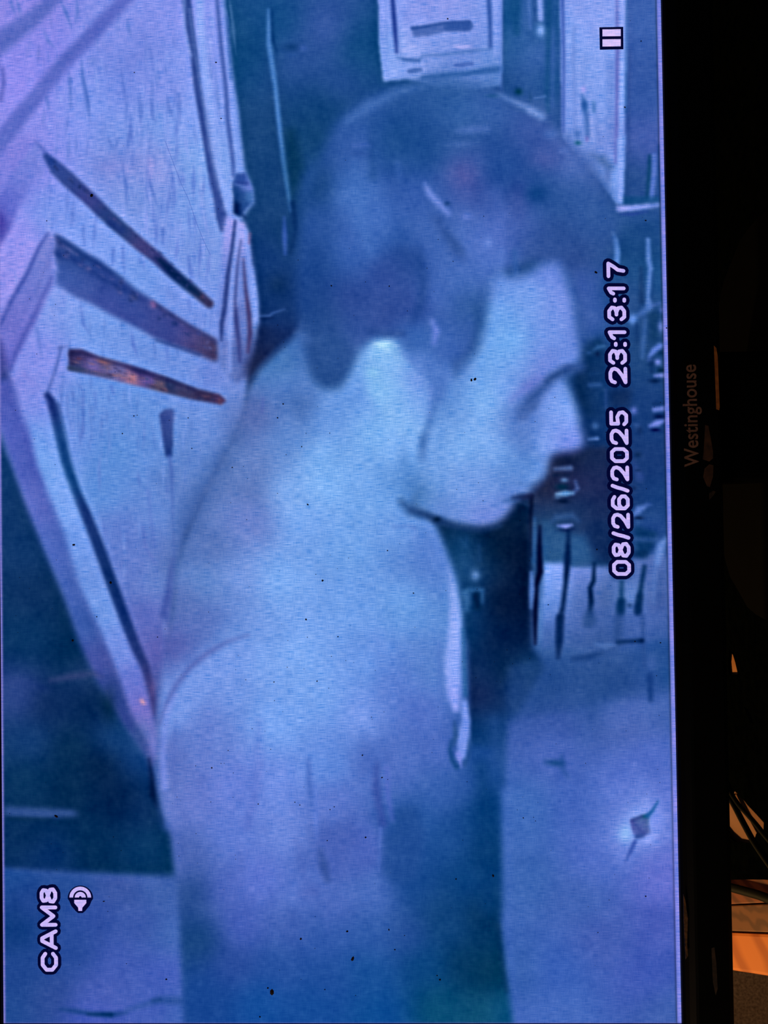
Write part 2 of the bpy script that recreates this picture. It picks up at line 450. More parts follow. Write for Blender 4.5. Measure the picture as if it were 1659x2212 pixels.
    fill([(1385, 1130), (1438, 1120), (1438, 1160), (1385, 1150)], (22, 65, 130), 8, .6)
    # row of fittings beside the face
    fill([(1262, 740), (1300, 728), (1312, 760), (1308, 900), (1268, 905), (1240, 850), (1240, 800)], [(1275, 745, 15, 62, 110), (1280, 780, 12, 58, 108), (1260, 800, 10, 50, 95), (1290, 850, 18, 65, 120), (1255, 860, 5, 45, 85), (1290, 890, 12, 55, 105)], 6, sig=25, reg=3)
    line([(1282, 757), (1292, 750), (1304, 748)], [3, 7, 6], (55, 105, 170), 3, .8); blob(1272, 762, 7, 5, (42, 88, 150), .7); blob(1291, 765, 6, 6, (3, 30, 75), .7)
    line([(1275, 832), (1295, 831)], [6, 6], (60, 105, 175), 4, .8); line([(1275, 808), (1292, 806)], 4, (30, 78, 135), 4, .6)
    line([(1309, 842), (1309, 880)], 4, (60, 95, 165), 3, .6)
    fill([(1315, 840), (1365, 838), (1360, 880), (1318, 882)], (14, 45, 85), 6, .6)
    blob(1286, 920, 9, 9, (62, 105, 170), .8); line([(1272, 949), (1290, 947)], [4, 6], (92, 130, 205), 2.5, .85)
    fill([(1196, 975), (1315, 965), (1322, 1220), (1240, 1150), (1150, 1140), (1140, 1075), (1170, 1050), (1185, 1000)],
         [(1220, 990, 8, 30, 62), (1280, 985, 22, 48, 88), (1200, 1000, 30, 50, 85), (1180, 1060, 28, 42, 72), (1230, 1040, 30, 45, 88), (1290, 1050, 22, 42, 86), (1170, 1100, 32, 62, 105), (1240, 1100, 22, 55, 98), (1290, 1110, 20, 48, 92), (1220, 1130, 30, 70, 120), (1280, 1180, 12, 45, 90), (1180, 1130, 25, 70, 115)], 5, sig=30, reg=3)
    line([(1190, 984), (1225, 978), (1250, 974)], [6, 7, 4], (6, 22, 60), 4, .8)
    line([(1200, 1013), (1232, 1011)], [6, 8], (82, 112, 172), 3.5, .9)
    line([(1196, 1026), (1228, 1027)], 4, (8, 38, 75), 3, .8)
    blob(1219, 1037, 10, 6, (78, 118, 175), .9); blob(1214, 1052, 16, 9, (2, 52, 82), .85)
    line([(1243, 1040), (1247, 1055), (1238, 1066)], [5, 7, 5], (70, 100, 165), 3, .8)
    line([(1203, 1068), (1222, 1066), (1237, 1065)], [6, 10, 5], (100, 150, 210), 3, .95)
    blob(1205, 1075, 9, 5, (62, 105, 160), .6); blob(1216, 1083, 16, 6, (0, 28, 62), .8)
    line([(1190, 1128), (1203, 1118), (1235, 1114), (1250, 1125)], [5, 9, 9, 4], (62, 105, 170), 5, .6)
    line([(1205, 1136), (1222, 1137), (1235, 1134)], [4, 8, 4], (118, 140, 225), 2.5, .95); line([(1200, 1146), (1226, 1146), (1240, 1142)], [3, 5, 3], (2, 28, 80), 2.5, .85)
    # dark lower rail & posts
    fill([(1172, 1120), (1225, 1155), (1225, 1210), (1176, 1212)], (40, 88, 140), 5, .7)
    fill([(1234, 1158), (1270, 1150), (1300, 1216), (1238, 1222)], (42, 92, 148), 6, .7)
    fill([(1260, 1130), (1322, 1118), (1322, 1222), (1284, 1222)], (12, 48, 95), 6, .6)
    line([(1280, 1218), (1310, 1219)], 6, (15, 62, 108), 3, .6); line([(1232, 1222), (1280, 1226)], 6, (10, 65, 110), 3, .7)
    fill([(1175, 1216), (1226, 1216), (1229, 1224), (1320, 1224), (1322, 1255), (1365, 1255), (1370, 1200), (1440, 1200), (1444, 1380), (1300, 1400), (1170, 1400)],
         [(1195, 1230, 130, 168, 250), (1190, 1280, 118, 160, 245), (1185, 1310, 92, 135, 215), (1200, 1350, 80, 115, 195), (1240, 1235, 103, 133, 216), (1265, 1240, 101, 133, 214), (1240, 1290, 79, 114, 189), (1300, 1250, 84, 116, 189), (1300, 1300, 68, 101, 171), (1310, 1290, 60, 95, 157), (1350, 1280, 81, 118, 193), (1360, 1290, 94, 136, 207), (1400, 1230, 75, 107, 180), (1415, 1300, 64, 95, 166), (1260, 1350, 67, 98, 171), (1330, 1350, 60, 95, 166), (1400, 1360, 68, 101, 175), (1290, 1380, 51, 88, 153), (1200, 1385, 62, 100, 170)], 4, sig=28, reg=9)
    fill([(1370, 1135), (1420, 1150), (1412, 1180), (1396, 1208), (1372, 1206)], (8, 58, 105), 5, .8)
    line([(1374, 1165), (1420, 1166)], 8, (60, 100, 170), 4, .6)
    line([(1437, 1165), (1428, 1180), (1420, 1215)], [8, 14, 10], (95, 135, 212), 4, .8)
    line([(1392, 1195), (1370, 1197)], 10, (10, 52, 98), 4, .6)
    # stalks of the stools
    line([(1228, 1150), (1226, 1210), (1222, 1260), (1216, 1310), (1210, 1340), (1208, 1380), (1206, 1420)], [6, 12, 8, 8, 12, 12, 6], (0, 38, 85), 3.5, .95)
    line([(1284, 1218), (1282, 1255), (1275, 1270), (1277, 1300), (1274, 1330)], [6, 8, 8, 10, 8], (2, 42, 88), 3, .95)
    fill([(1268, 1318), (1280, 1318), (1290, 1340), (1280, 1356), (1258, 1356), (1258, 1338)], (5, 50, 95), 5, .85)
    line([(1343, 1258), (1342, 1290), (1340, 1315)], [8, 8, 14], (8, 60, 108), 4, .9)
    line([(1392, 1225), (1386, 1260), (1380, 1300), (1378, 1318)], [8, 8, 10, 14], (5, 52, 100), 3.5, .9)
    line([(1272, 1326), (1320, 1332), (1380, 1328)], 5, (40, 78, 145), 5, .5); blob(1360, 1308, 8, 6, (12, 55, 105), .7)
    line([(1338, 1330), (1336, 1380), (1330, 1400)], [16, 16, 8], (38, 78, 140), 5, .6); line([(1385, 1330), (1386, 1380), (1390, 1440)], [7, 6, 5], (40, 78, 145), 4, .6)
    line([(1335, 1388), (1360, 1384), (1385, 1384)], [10, 5, 10], (8, 50, 100), 3, .85)
    line([(1240, 1422), (1270, 1418), (1330, 1400), (1345, 1388)], [6, 10, 5, 4], (18, 62, 122), 5, .8); line([(1280, 1433), (1310, 1436)], 6, (25, 70, 135), 5, .7)
    line([(1285, 1392), (1320, 1394)], [6, 5], (90, 130, 200), 4, .7)
    blob(1425, 1440, 25, 60, (28, 78, 148), .5); blob(1405, 1430, 20, 25, (85, 115, 195), .6)
    line([(1404, 1460), (1405, 1510)], [10, 8], (30, 75, 145), 4, .8)
    fill([(1250, 1440), (1350, 1430), (1340, 1490), (1300, 1505), (1240, 1480)], (42, 85, 148), 15, .5)

    Yc = (np.arange(PH) * PS + PY0)[:, None]; Xc = (np.arange(PW) * PS + PX0)[None, :]
    REG[(Yc > 1400) & (Xc > 1000)] = 4

    fill([(1228, 1318), (1444, 1312), (1446, 1420), (1180, 1425), (1180, 1360)], [(1240, 1330, 72, 108, 185), (1400, 1330, 68, 104, 182), (1200, 1400, 50, 92, 158), (1300, 1400, 52, 92, 160), (1430, 1400, 38, 85, 155)], 13, .6, sig=40)
    line([(1210, 1335), (1208, 1385), (1205, 1420)], [14, 12, 6], (4, 42, 92), 4, .8); line([(1343, 1300), (1340, 1322)], 14, (8, 55, 105), 4, .8); line([(1382, 1290), (1378, 1322)], 12, (5, 48, 98), 4, .8)
    line([(1388, 1330), (1390, 1390), (1392, 1440)], [6, 6, 4], (35, 75, 140), 4, .7); line([(1336, 1335), (1334, 1385)], 14, (38, 78, 142), 5, .6); line([(1336, 1387), (1386, 1384)], 6, (8, 50, 100), 3, .8); blob(1386, 1384, 7, 5, (5, 42, 92), .8)
    line([(1240, 1424), (1275, 1419), (1300, 1412)], [8, 10, 5], (15, 58, 118), 4, .8); line([(1310, 1400), (1290, 1392), (1330, 1394)], 4, (95, 132, 205), 3, .5)
    line([(1425, 1180), (1414, 1240), (1412, 1300)], [10, 10, 6], (95, 135, 212), 5, .5); line([(1428, 1240), (1424, 1300)], 7, (45, 88, 160), 5, .5)
    for xx in range(1180, 1440, 23):
        line([(xx, 1400), (xx + 2, 1540)], [3, 6], (75, 112, 188), 7, .18)

    # ---------- dark column under the face ----------
    fill([(930, 1128), (1000, 1130), (1070, 1130), (1120, 1068), (1146, 1085), (1150, 1400), (1176, 1440), (1120, 1540), (1096, 1560), (1092, 1700), (1010, 1700), (1010, 1400)],
         [(960, 1140, 5, 45, 85), (970, 1170, 12, 65, 110), (1000, 1180, 15, 70, 118), (1010, 1220, 25, 80, 135), (1050, 1130, 0, 32, 65), (1045, 1200, 3, 45, 80), (1080, 1180, 0, 30, 58), (1120, 1200, 0, 25, 55), (1080, 1300, 0, 28, 60), (1120, 1300, 0, 25, 58),
          (1010, 1300, 12, 65, 115), (1010, 1370, 8, 60, 110), (1060, 1380, 0, 35, 75), (1120, 1380, 0, 30, 68), (1030, 1450, 10, 48, 95), (1090, 1450, 2, 42, 80), (1140, 1430, 10, 58, 105),
          (1040, 1500, 18, 45, 92), (1080, 1520, 12, 50, 95), (1110, 1500, 18, 62, 118), (1050, 1580, 10, 62, 118), (1090, 1560, 22, 72, 135), (1040, 1650, 12, 70, 135), (1080, 1640, 40, 88, 160)], 6, sig=35, reg=5)
    line([(1148, 1072), (1146, 1120), (1148, 1200)], [8, 6, 4], (0, 18, 48), 3, .8)
    line([(1115, 1074), (1145, 1070)], [10, 8], (3, 15, 45), 4, .85)
    line([(1112, 1080), (1142, 1092)], 5, (32, 65, 110), 3, .6)
    line([(1155, 1120), (1155, 1170), (1153, 1215)], [5, 8, 6], (40, 88, 145), 3, .8)
    line([(1166, 1138), (1165, 1180), (1166, 1235), (1158, 1265), (1156, 1330), (1156, 1390)], [5, 9, 12, 9, 9, 5], (0, 20, 58), 3, .95)
    line([(1148, 1238), (1149, 1275), (1147, 1312)], [6, 10, 5], (75, 115, 190), 3, .9)
    line([(995, 1165), (1006, 1180), (1008, 1160)], [4, 7, 4], (30, 82, 135), 4, .7)
    blob(1027, 1243, 12, 14, (85, 130, 195), .85); line([(1004, 1280), (1012, 1275), (1040, 1276), (1040, 1300)], [12, 9, 9, 7], (50, 105, 165), 4, .8)
    line([(1008, 1290), (1008, 1315)], [14, 10], (58, 110, 172), 5, .8); line([(1030, 1285), (1032, 1312)], 12, (0, 42, 80), 4, .85); line([(1035, 1180), (1036, 1210)], 5, (25, 75, 128), 4, .6)
    blob(1200, 1648, 18, 7, (28, 80, 145), .8); line([(1212, 1635), (1212, 1655)], 5, (45, 90, 165), 3, .6); blob(1215, 1668, 14, 12, (55, 95, 180), .5)
    fill([(1095, 1440), (1180, 1420), (1446, 1400), (1462, 1488), (1380, 1508), (1290, 1516), (1240, 1534), (1130, 1548), (1096, 1566)], (36, 80, 146), 7, .42)
    fill([(1290, 1520), (1462, 1494), (1464, 1560), (1300, 1580)], (84, 116, 200), 12, .4); line([(1262, 1535), (1262, 1600)], [10, 20], (60, 98, 178), 10, .5)
    line([(1404, 1462), (1406, 1512)], [11, 8], (22, 66, 134), 4, .8); blob(1350, 1470, 30, 30, (30, 74, 140), .5); blob(1440, 1460, 16, 30, (32, 84, 150), .5)
    line([(1180, 1646), (1212, 1650)], [8, 12], (30, 80, 148), 5, .7); line([(1214, 1628), (1216, 1662), (1228, 1680)], [4, 8, 5], (45, 90, 165), 4, .6)
    # lamp-like bright mark on the floor
    blob(1375, 1790, 95, 95, (112, 138, 228), .55)
    blob(1378, 1775, 50, 66, (134, 164, 248), .95, 35); blob(1352, 1802, 20, 24, (140, 185, 252), .85); blob(1420, 1772, 18, 30, (120, 145, 240), .7); blob(1348, 1845, 26, 26, (108, 135, 228), .5)
    blob(1400, 1810, 36, 20, (135, 160, 248), .7)
    line([(1422, 1730), (1410, 1752), (1396, 1766)], [3, 6, 8], (60, 115, 200), 2.5, .85)
    fill([(1362, 1770), (1400, 1757), (1404, 1800), (1378, 1812), (1366, 1790)], [(1370, 1775, 92, 108, 190), (1385, 1780, 120, 132, 212), (1395, 1764, 40, 100, 150), (1395, 1798, 85, 98, 180), (1378, 1808, 62, 95, 175)], 3, sig=15)
    blob(1393, 1764, 9, 5, (25, 95, 138), .9); line([(1366, 1772), (1386, 1764)], 5, (50, 75, 150), 2.5, .8); line([(1375, 1808), (1388, 1805)], 7, (50, 85, 165), 3, .8)
    line([(1364, 1775), (1370, 1800)], 4, (75, 85, 170), 2.5, .7); line([(1370, 1820), (1362, 1840), (1350, 1862)], [6, 7, 2], (75, 105, 195), 3, .8)
    line([(1366, 1774), (1380, 1790), (1392, 1800)], 4, (62, 84, 165), 2.5, .7); line([(1396, 1768), (1384, 1786), (1376, 1804)], 4, (70, 92, 172), 2.5, .6); line([(1372, 1818), (1363, 1838), (1350, 1862)], [6, 6, 2], (58, 92, 185), 2.5, .8); line([(1421, 1732), (1408, 1752), (1398, 1762)], [3, 5, 7], (40, 100, 175), 2, .8); line([(1418, 1811), (1440, 1813)], 3, (90, 115, 215), 3, .7)

    # ---------- panelled wall on the left ----------
    fill([(-80, -480), (455, -480), (482, 0), (492, 60), (500, 150), (512, 230), (520, 300), (530, 370), (545, 410), (548, 440), (532, 455), (520, 480), (535, 500), (545, 570), (556, 650), (558, 720), (545, 770), (535, 830), (530, 900), (480, 1000), (400, 1150), (372, 1300), (360, 1480), (345, 1620), (330, 1660), (262, 1560), (200, 1440), (140, 1300), (95, 1180), (60, 1090), (20, 1000), (-80, 850)],
         [(50, 20, 140, 140, 238), (100, 120, 135, 140, 242), (40, 180, 145, 145, 248), (250, 60, 132, 148, 240), (350, 40, 135, 152, 245), (300, 120, 118, 140, 232), (260, 180, 120, 145, 238), (200, 220, 128, 155, 245), (100, 280, 140, 148, 245), (350, 200, 130, 150, 240),
          (380, 150, 130, 155, 245), (400, 250, 135, 165, 250), (350, 260, 122, 158, 240), (150, 280, 135, 155, 248), (250, 300, 125, 155, 240), (30, 330, 138, 138, 235), (60, 370, 135, 140, 238), (250, 350, 125, 145, 230), (330, 370, 142, 158, 238), (420, 350, 125, 165, 242), (300, 420, 125, 155, 235), (400, 450, 122, 160, 240),
          (350, 480, 125, 155, 238), (430, 560, 122, 155, 235), (100, 450, 125, 155, 245), (20, 500, 150, 150, 248), (60, 420, 128, 142, 240), (170, 500, 125, 158, 245), (220, 540, 125, 160, 245), (300, 600, 115, 155, 238), (400, 650, 118, 150, 235), (450, 700, 115, 145, 230), (20, 600, 150, 150, 245), (60, 560, 148, 150, 245),
          (130, 650, 130, 158, 242), (200, 700, 118, 158, 240), (80, 780, 135, 148, 242), (300, 740, 112, 150, 232), (400, 800, 112, 148, 230), (450, 810, 112, 140, 225), (500, 900, 100, 130, 205), (220, 870, 105, 150, 232), (300, 900, 102, 148, 228), (450, 900, 105, 145, 225), (420, 1000, 98, 138, 215),
          (50, 850, 125, 140, 230), (80, 900, 122, 145, 235), (180, 900, 108, 150, 230), (250, 980, 92, 145, 225), (160, 930, 110, 150, 235), (300, 1000, 98, 145, 225), (330, 1080, 100, 140, 220), (380, 1050, 95, 130, 205), (220, 1060, 98, 148, 228), (260, 1150, 98, 130, 215), (300, 1230, 100, 128, 212), (340, 1250, 105, 138, 215),
          (330, 1330, 92, 110, 198), (350, 1400, 92, 100, 185), (380, 1350, 95, 118, 195), (345, 1500, 70, 90, 165), (360, 1230, 90, 120, 195)], 4, sig=45, reg=6)
    # grain
    G1 = ((95, 128, 220), (105, 135, 225), (88, 120, 215), (150, 170, 252))
    grain(0, -300, 110, 120, 14, 1, cols=((110, 125, 220), (100, 120, 210)), a=(.25, .5))
    grain(90, 20, 400, 520, 80, 3, (20, 80), (4, 9), cols=G1, a=(.16, .52)); grain(250, 60, 460, 560, 90, 4, (25, 90), (3, 9), cols=G1, a=(.2, .6)); grain(20, 350, 200, 700, 30, 5, cols=G1, a=(.15, .45)); grain(410, -20, 500, 460, 46, 9, (40, 140), (3, 8), cols=((95, 130, 215), (155, 180, 252), (110, 145, 228)), a=(.2, .5), lean=(.02, .1))
    grain(130, 620, 470, 1000, 75, 6, (25, 70), cols=((82, 120, 205), (130, 165, 245), (88, 125, 210)), a=(.16, .52)); grain(170, 860, 380, 1350, 46, 7, (30, 90), cols=((80, 112, 200), (115, 150, 230)), a=(.16, .52))
    for P, a in (([(20, -20), (27, 15), (35, 35)], .5), ([(33, -10), (42, 20), (46, 40)], .5), ([(130, 0), (143, 28), (155, 60)], .7), ([(165, -10), (168, 25), (163, 48)], .55), ([(92, 60), (105, 90), (120, 105)], .45),
                 ([(275, 40), (278, 62), (282, 80)], .7), ([(255, 10), (256, 60)], .4), ([(176, 120), (178, 165), (190, 220), (195, 265)], .8), ([(151, 170), (153, 230)], .7), ([(100, 210), (106, 235)], .6),
                 ([(303, 200), (306, 240), (302, 270)], .5), ([(325, 200), (330, 255), (340, 265)], .5), ([(360, 205), (368, 240), (375, 260)], .6), ([(387, 205), (388, 245)], .55), ([(235, 300), (242, 318)], .5), ([(255, 300), (250, 318)], .4), ([(278, 290), (276, 330)], .45),
                 ([(262, 340), (272, 400), (274, 440)], .7), ([(318, 365), (325, 400), (338, 440)], .75), ([(333, 340), (336, 370)], .35), ([(352, 495), (352, 525)], .7), ([(180, 490), (182, 530)], .5), ([(407, 555), (410, 590)], .6), ([(245, 540), (243, 570)], .7), ([(265, 535), (268, 590)], .55),
                 ([(173, 650), (180, 700), (192, 720)], .6), ([(284, 715), (288, 745), (297, 770)], .75), ([(360, 745), (362, 780)], .5), ([(80, 710), (90, 770)], .4), ([(408, 650), (410, 670)], .6), ([(205, 850), (207, 880)], .4), ([(240, 835), (245, 850)], .5)):
        line(P, [2] + [7] * (len(P) - 2) + [2] if len(P) > 2 else [6, 4], (85, 120, 212), 2.5, a)
    for k, (xx, ya, yb) in enumerate(((132, 860, 890), (145, 855, 900), (158, 850, 930), (168, 865, 940), (178, 860, 945), (152, 905, 935))):
        line([(xx, ya), (xx + 2, yb)], 4, (88, 120, 208), 2.5, .5)
    line([(168, 830), (180, 845), (180, 930), (172, 950)], [3, 5, 5, 2], (80, 115, 205), 2.5, .5)
    blob(200, 132, 14, 12, (100, 130, 220), .5); blob(62, 170, 8, 12, (130, 140, 240), .4)
    blob(325, 365, 10, 28, (165, 165, 242), .6); blob(275, 365, 10, 16, (150, 160, 240), .5); blob(240, 360, 30, 14, (140, 150, 235), .4); blob(300, 105, 40, 60, (122, 142, 235), .35)
    # two diagonal rails at the top left
    line([(-70, 130), (0, 92), (68, 42), (118, -4), (200, -90), (420, -330)], [44, 40, 32, 26, 30, 34], (98, 115, 208), 6, .92)
    line([(0, 95), (60, 52), (100, 18)], [14, 12, 12], (88, 108, 200), 5, .6)
    line([(-70, 400), (-10, 325), (54, 240), (135, 138), (203, 70), (272, -4), (500, -250)], [30, 28, 28, 26, 26, 26, 32], (95, 112, 208), 6, .92)
    line([(0, 285), (45, 228), (52, 250), (20, 300)], [8, 6, 6, 6], (82, 100, 200), 5, .5); line([(120, 150), (190, 75)], 10, (88, 108, 202), 5, .6)
    line([(5, 150), (8, 175), (2, 215)], [6, 7, 7], (82, 95, 190), 4, .8); line([(-5, 80), (-4, 140)], 10, (90, 105, 205), 5, .6)
    fill([(-20, 340), (45, 300), (80, 305), (100, 330), (85, 350), (50, 400), (20, 440), (-20, 520)], (118, 125, 225), 8, .6)
    fill([(80, 305), (112, 342), (102, 370), (72, 392), (45, 440), (20, 500), (-20, 560), (-20, 450), (30, 370)], [(90, 340, 118, 135, 228), (60, 400, 112, 128, 225), (20, 450, 98, 110, 215), (0, 490, 80, 85, 185)], 5, .85, sig=30)
    blob(0, 480, 14, 30, (62, 62, 165), .7)
    line([(75, 304), (92, 322), (104, 342)], [3, 7, 8], (88, 110, 205), 3, .7)
    # groove 1
    line([(100, 338), (122, 364), (150, 390), (190, 426), (225, 460), (256, 488), (300, 526), (338, 556), (371, 588), (412, 622), (452, 656)], [10, 25, 27, 25, 25, 24, 23, 21, 20, 19, 15],
         [(107, 350, 60, 88, 168), (150, 400, 55, 82, 155), (190, 430, 62, 76, 152), (220, 465, 48, 78, 145), (256, 492, 42, 75, 138), (310, 535, 72, 78, 142), (340, 560, 52, 70, 135), (371, 590, 30, 62, 122), (410, 625, 28, 68, 125), (435, 642, 68, 75, 118), (452, 655, 55, 62, 110)], 3.5, sig=16)
    line([(345, 562), (372, 588), (400, 612), (440, 645)], [8, 11, 8, 6], (12, 48, 95), 3, .7); blob(438, 642, 9, 6, (105, 80, 115), .4, 40)
    blob(112, 348, 12, 9, (40, 75, 155), .6); line([(238, 480), (262, 497)], 12, (36, 66, 138), 4, .7)
    # groove 2
    fill([(120, 505), (176, 540), (215, 562), (257, 595), (295, 625), (331, 649), (405, 699), (475, 738), (475, 778), (463, 781), (422, 763), (365, 743), (330, 728), (287, 703), (245, 683), (203, 659), (160, 640), (118, 612), (124, 580), (114, 545)],
         [(125, 515, 70, 90, 165), (140, 530, 45, 75, 145), (160, 560, 42, 78, 150), (130, 600, 75, 105, 190), (180, 620, 62, 90, 170), (220, 590, 38, 70, 145), (240, 650, 65, 88, 170), (280, 620, 40, 72, 145), (300, 680, 60, 85, 165), (340, 670, 55, 72, 145), (370, 720, 55, 78, 155), (400, 720, 75, 78, 145), (440, 740, 72, 75, 128), (465, 760, 68, 68, 112), (470, 745, 60, 62, 102)], 4, sig=22)
    line([(122, 512), (150, 530), (180, 552), (225, 578), (262, 602)], [8, 10, 8, 7, 6], (25, 62, 130), 4, .6)
    line([(115, 545), (150, 555), (190, 582), (230, 606), (262, 622), (290, 640)], [8, 10, 8, 8, 7, 5], (28, 62, 135), 4, .7)
    line([(120, 590), (140, 600), (170, 616)], [5, 8, 6], (50, 85, 165), 4, .6); blob(150, 540, 12, 5, (100, 110, 180), .5, 35)
    line([(331, 655), (375, 684), (420, 712), (470, 740)], 7, (48, 62, 120), 3, .6); blob(331, 659, 10, 7, (150, 115, 180), .85, 60); blob(290, 642, 12, 7, (30, 55, 110), .6, 30)
    line([(340, 735), (380, 748), (430, 766)], 6, (35, 65, 135), 3, .6)
    R9 = random.Random(21)
    for _ in range(46):
        t = R9.random()
        blob(120 + 345 * t + R9.uniform(-6, 6), 520 + 225 * t + R9.uniform(-6, 22), R9.uniform(4, 10), R9.uniform(3, 6), R9.choice(((30, 58, 120), (62, 82, 155), (88, 98, 165))), R9.uniform(.25, .6), 33)
    for _ in range(44):
        t = R9.random()
        blob(110 + 340 * t + R9.uniform(-7, 7), 350 + 300 * t + R9.uniform(-7, 7), R9.uniform(3, 8), R9.uniform(3, 5), R9.choice(((28, 55, 112), (70, 82, 150), (52, 72, 135))), R9.uniform(.25, .6), 42)
    # purple trim left of groove 2
    fill([(98, 505), (118, 508), (116, 560), (118, 612), (80, 690), (48, 750), (22, 800), (-20, 760), (-8, 690), (30, 630), (62, 570)],
         [(100, 540, 118, 132, 218), (90, 600, 108, 125, 215), (60, 640, 112, 122, 215), (40, 700, 115, 118, 215), (15, 760, 108, 112, 210), (10, 690, 110, 115, 208)], 4, .9, sig=30)
    line([(104, 503), (84, 535), (60, 590), (30, 640), (2, 700)], [4, 6, 7, 7, 6], (72, 92, 185), 3, .85); line([(112, 520), (108, 560), (92, 590), (78, 640)], 4, (95, 112, 200), 3.5, .6)
    line([(112, 600), (92, 640), (75, 680), (55, 718), (35, 760), (22, 800)], [5, 6, 8, 8, 8, 8], (75, 92, 185), 4, .75); line([(68, 640), (52, 670), (30, 720)], 5, (98, 110, 205), 4, .6)
    fill([(-30, 700), (4, 740), (18, 800), (22, 830), (-30, 850)], (50, 62, 140), 6, .8); blob(8, 820, 14, 18, (32, 62, 128), .6)
    # groove 3
    fill([(148, 754), (175, 754), (215, 770), (262, 782), (300, 795), (360, 815), (420, 838), (475, 852), (490, 866), (478, 874), (410, 862), (343, 845), (290, 832), (240, 820), (190, 808), (148, 800)],
         [(155, 765, 50, 55, 105), (175, 770, 70, 70, 125), (160, 795, 60, 75, 130), (200, 790, 105, 100, 170), (230, 780, 98, 92, 135), (250, 800, 102, 104, 168), (285, 815, 150, 118, 160), (300, 800, 50, 55, 120), (320, 820, 95, 88, 160), (340, 835, 90, 88, 120), (370, 830, 42, 62, 110), (400, 840, 60, 70, 115), (440, 855, 58, 62, 105), (480, 865, 72, 65, 110)], 3, sig=13)
    line([(152, 765), (180, 763), (230, 780), (275, 792), (310, 804), (360, 820), (420, 842)], [8, 7, 6, 7, 10, 8, 6], (40, 52, 105), 3, .7); line([(150, 795), (190, 802), (240, 814)], [8, 6, 4], (58, 80, 120), 3, .7)
    blob(222, 782, 18, 5, (140, 105, 125), .7, 15); blob(287, 817, 9, 9, (175, 125, 150), .7); blob(262, 813, 22, 4, (135, 110, 145), .6, 12); blob(170, 775, 8, 4, (85, 62, 90), .6)
    for _ in range(40):
        t = R9.random()
        blob(155 + 320 * t, 778 + 88 * t + R9.uniform(-14, 14) * (1 - t * .5), R9.uniform(4, 10), R9.uniform(2, 4), R9.choice(((45, 52, 95), (125, 100, 125), (70, 72, 128), (52, 75, 125))), R9.uniform(.25, .6), 14)
    # small trim and long rail below
    line([(128, 752), (145, 748)], [6, 4], (85, 105, 185), 3, .6); line([(132, 752), (126, 775), (118, 805), (106, 838), (98, 862)], [5, 5, 5, 5, 6], (72, 100, 185), 3, .85); line([(144, 760), (140, 800), (130, 850)], 4, (100, 130, 215), 4, .5)
    line([(102, 858), (114, 880), (126, 930), (142, 1000), (160, 1060), (184, 1112), (209, 1172), (238, 1254), (264, 1326), (290, 1392), (312, 1440), (330, 1505), (332, 1540)], [16, 24, 24, 22, 22, 22, 22, 22, 22, 20, 18, 12, 8],
         [(104, 870, 30, 58, 130), (130, 950, 28, 78, 145), (150, 1030, 25, 80, 145), (185, 1115, 32, 68, 135), (210, 1175, 28, 65, 130), (238, 1254, 20, 58, 120), (264, 1330, 22, 58, 125), (295, 1400, 35, 62, 130), (325, 1480, 62, 72, 140)], 4, sig=30)
    line([(122, 870), (140, 940), (160, 1010), (200, 1100), (232, 1180)], 5, (125, 165, 245), 5, .5)
    fill([(24, 804), (60, 800), (100, 862), (116, 930), (132, 1000), (172, 1108), (198, 1180), (226, 1256), (254, 1330), (282, 1402), (306, 1450), (326, 1530), (345, 1610), (335, 1640), (280, 1540), (250, 1449), (216, 1365), (169, 1263), (135, 1145), (100, 1060), (78, 1000), (62, 930), (44, 888)],
         [(40, 830, 132, 142, 235), (70, 880, 125, 145, 238), (80, 940, 115, 158, 242), (100, 1000, 118, 165, 245), (130, 1080, 125, 168, 248), (165, 1170, 115, 158, 242), (190, 1240, 108, 148, 230), (225, 1320, 108, 150, 232), (250, 1400, 112, 142, 230), (285, 1480, 100, 118, 212), (310, 1520, 118, 115, 205), (325, 1590, 115, 125, 210)], 5, sig=28)
    fill([(-30, 830), (24, 815), (44, 888), (62, 930), (78, 1000), (100, 1060), (135, 1145), (169, 1263), (216, 1365), (250, 1449), (280, 1540), (330, 1640), (263, 1560), (209, 1473), (169, 1388), (135, 1287), (84, 1169), (50, 1085), (22, 1000), (0, 930), (-30, 900)],
         [(10, 850, 75, 92, 185), (30, 920, 80, 100, 195), (45, 1000, 75, 98, 190), (75, 1080, 90, 110, 200), (110, 1180, 78, 108, 195), (150, 1270, 68, 102, 185), (180, 1350, 58, 95, 175), (210, 1430, 65, 85, 165), (245, 1500, 42, 72, 145), (280, 1570, 48, 72, 148)], 6, sig=28)
    line([(22, 870), (60, 960), (70, 1000), (92, 1050)], 4, (62, 85, 180), 4, .5)
    blob(308, 1516, 9, 6, (215, 160, 185), .7, 50); blob(330, 1490, 10, 30, (105, 95, 165), .4)
    # the reveal above the rail
    line([(122, 1000), (60, 830)], 3, (120, 150, 240), 5, .3)
    # small dark slot
    line([(366, 885), (370, 895), (366, 905)], [3, 14, 18], (85, 108, 185), 4, .6)
    fill([(344, 895), (356, 884), (374, 884), (375, 930), (372, 985), (358, 988), (352, 950)], [(350, 905, 48, 72, 142), (368, 900, 62, 92, 168), (358, 950, 50, 78, 148), (362, 980, 25, 62, 132)], 3, .9, sig=15)
    line([(366, 985), (371, 1020), (372, 1080), (374, 1130), (376, 1200)], [6, 6, 4, 3, 3], (72, 105, 190), 3, .7); line([(369, 1225), (362, 1290), (352, 1330)], [3, 12, 12], (62, 88, 170), 5, .8)
    line([(320, 1060), (326, 1120), (334, 1180)], 4, (80, 108, 200), 4, .5); line([(309, 1140), (315, 1185), (335, 1215)], 4, (85, 105, 195), 3.5, .5)
    line([(430, 880), (432, 960), (428, 1010)], 8, (120, 150, 230), 8, .35)
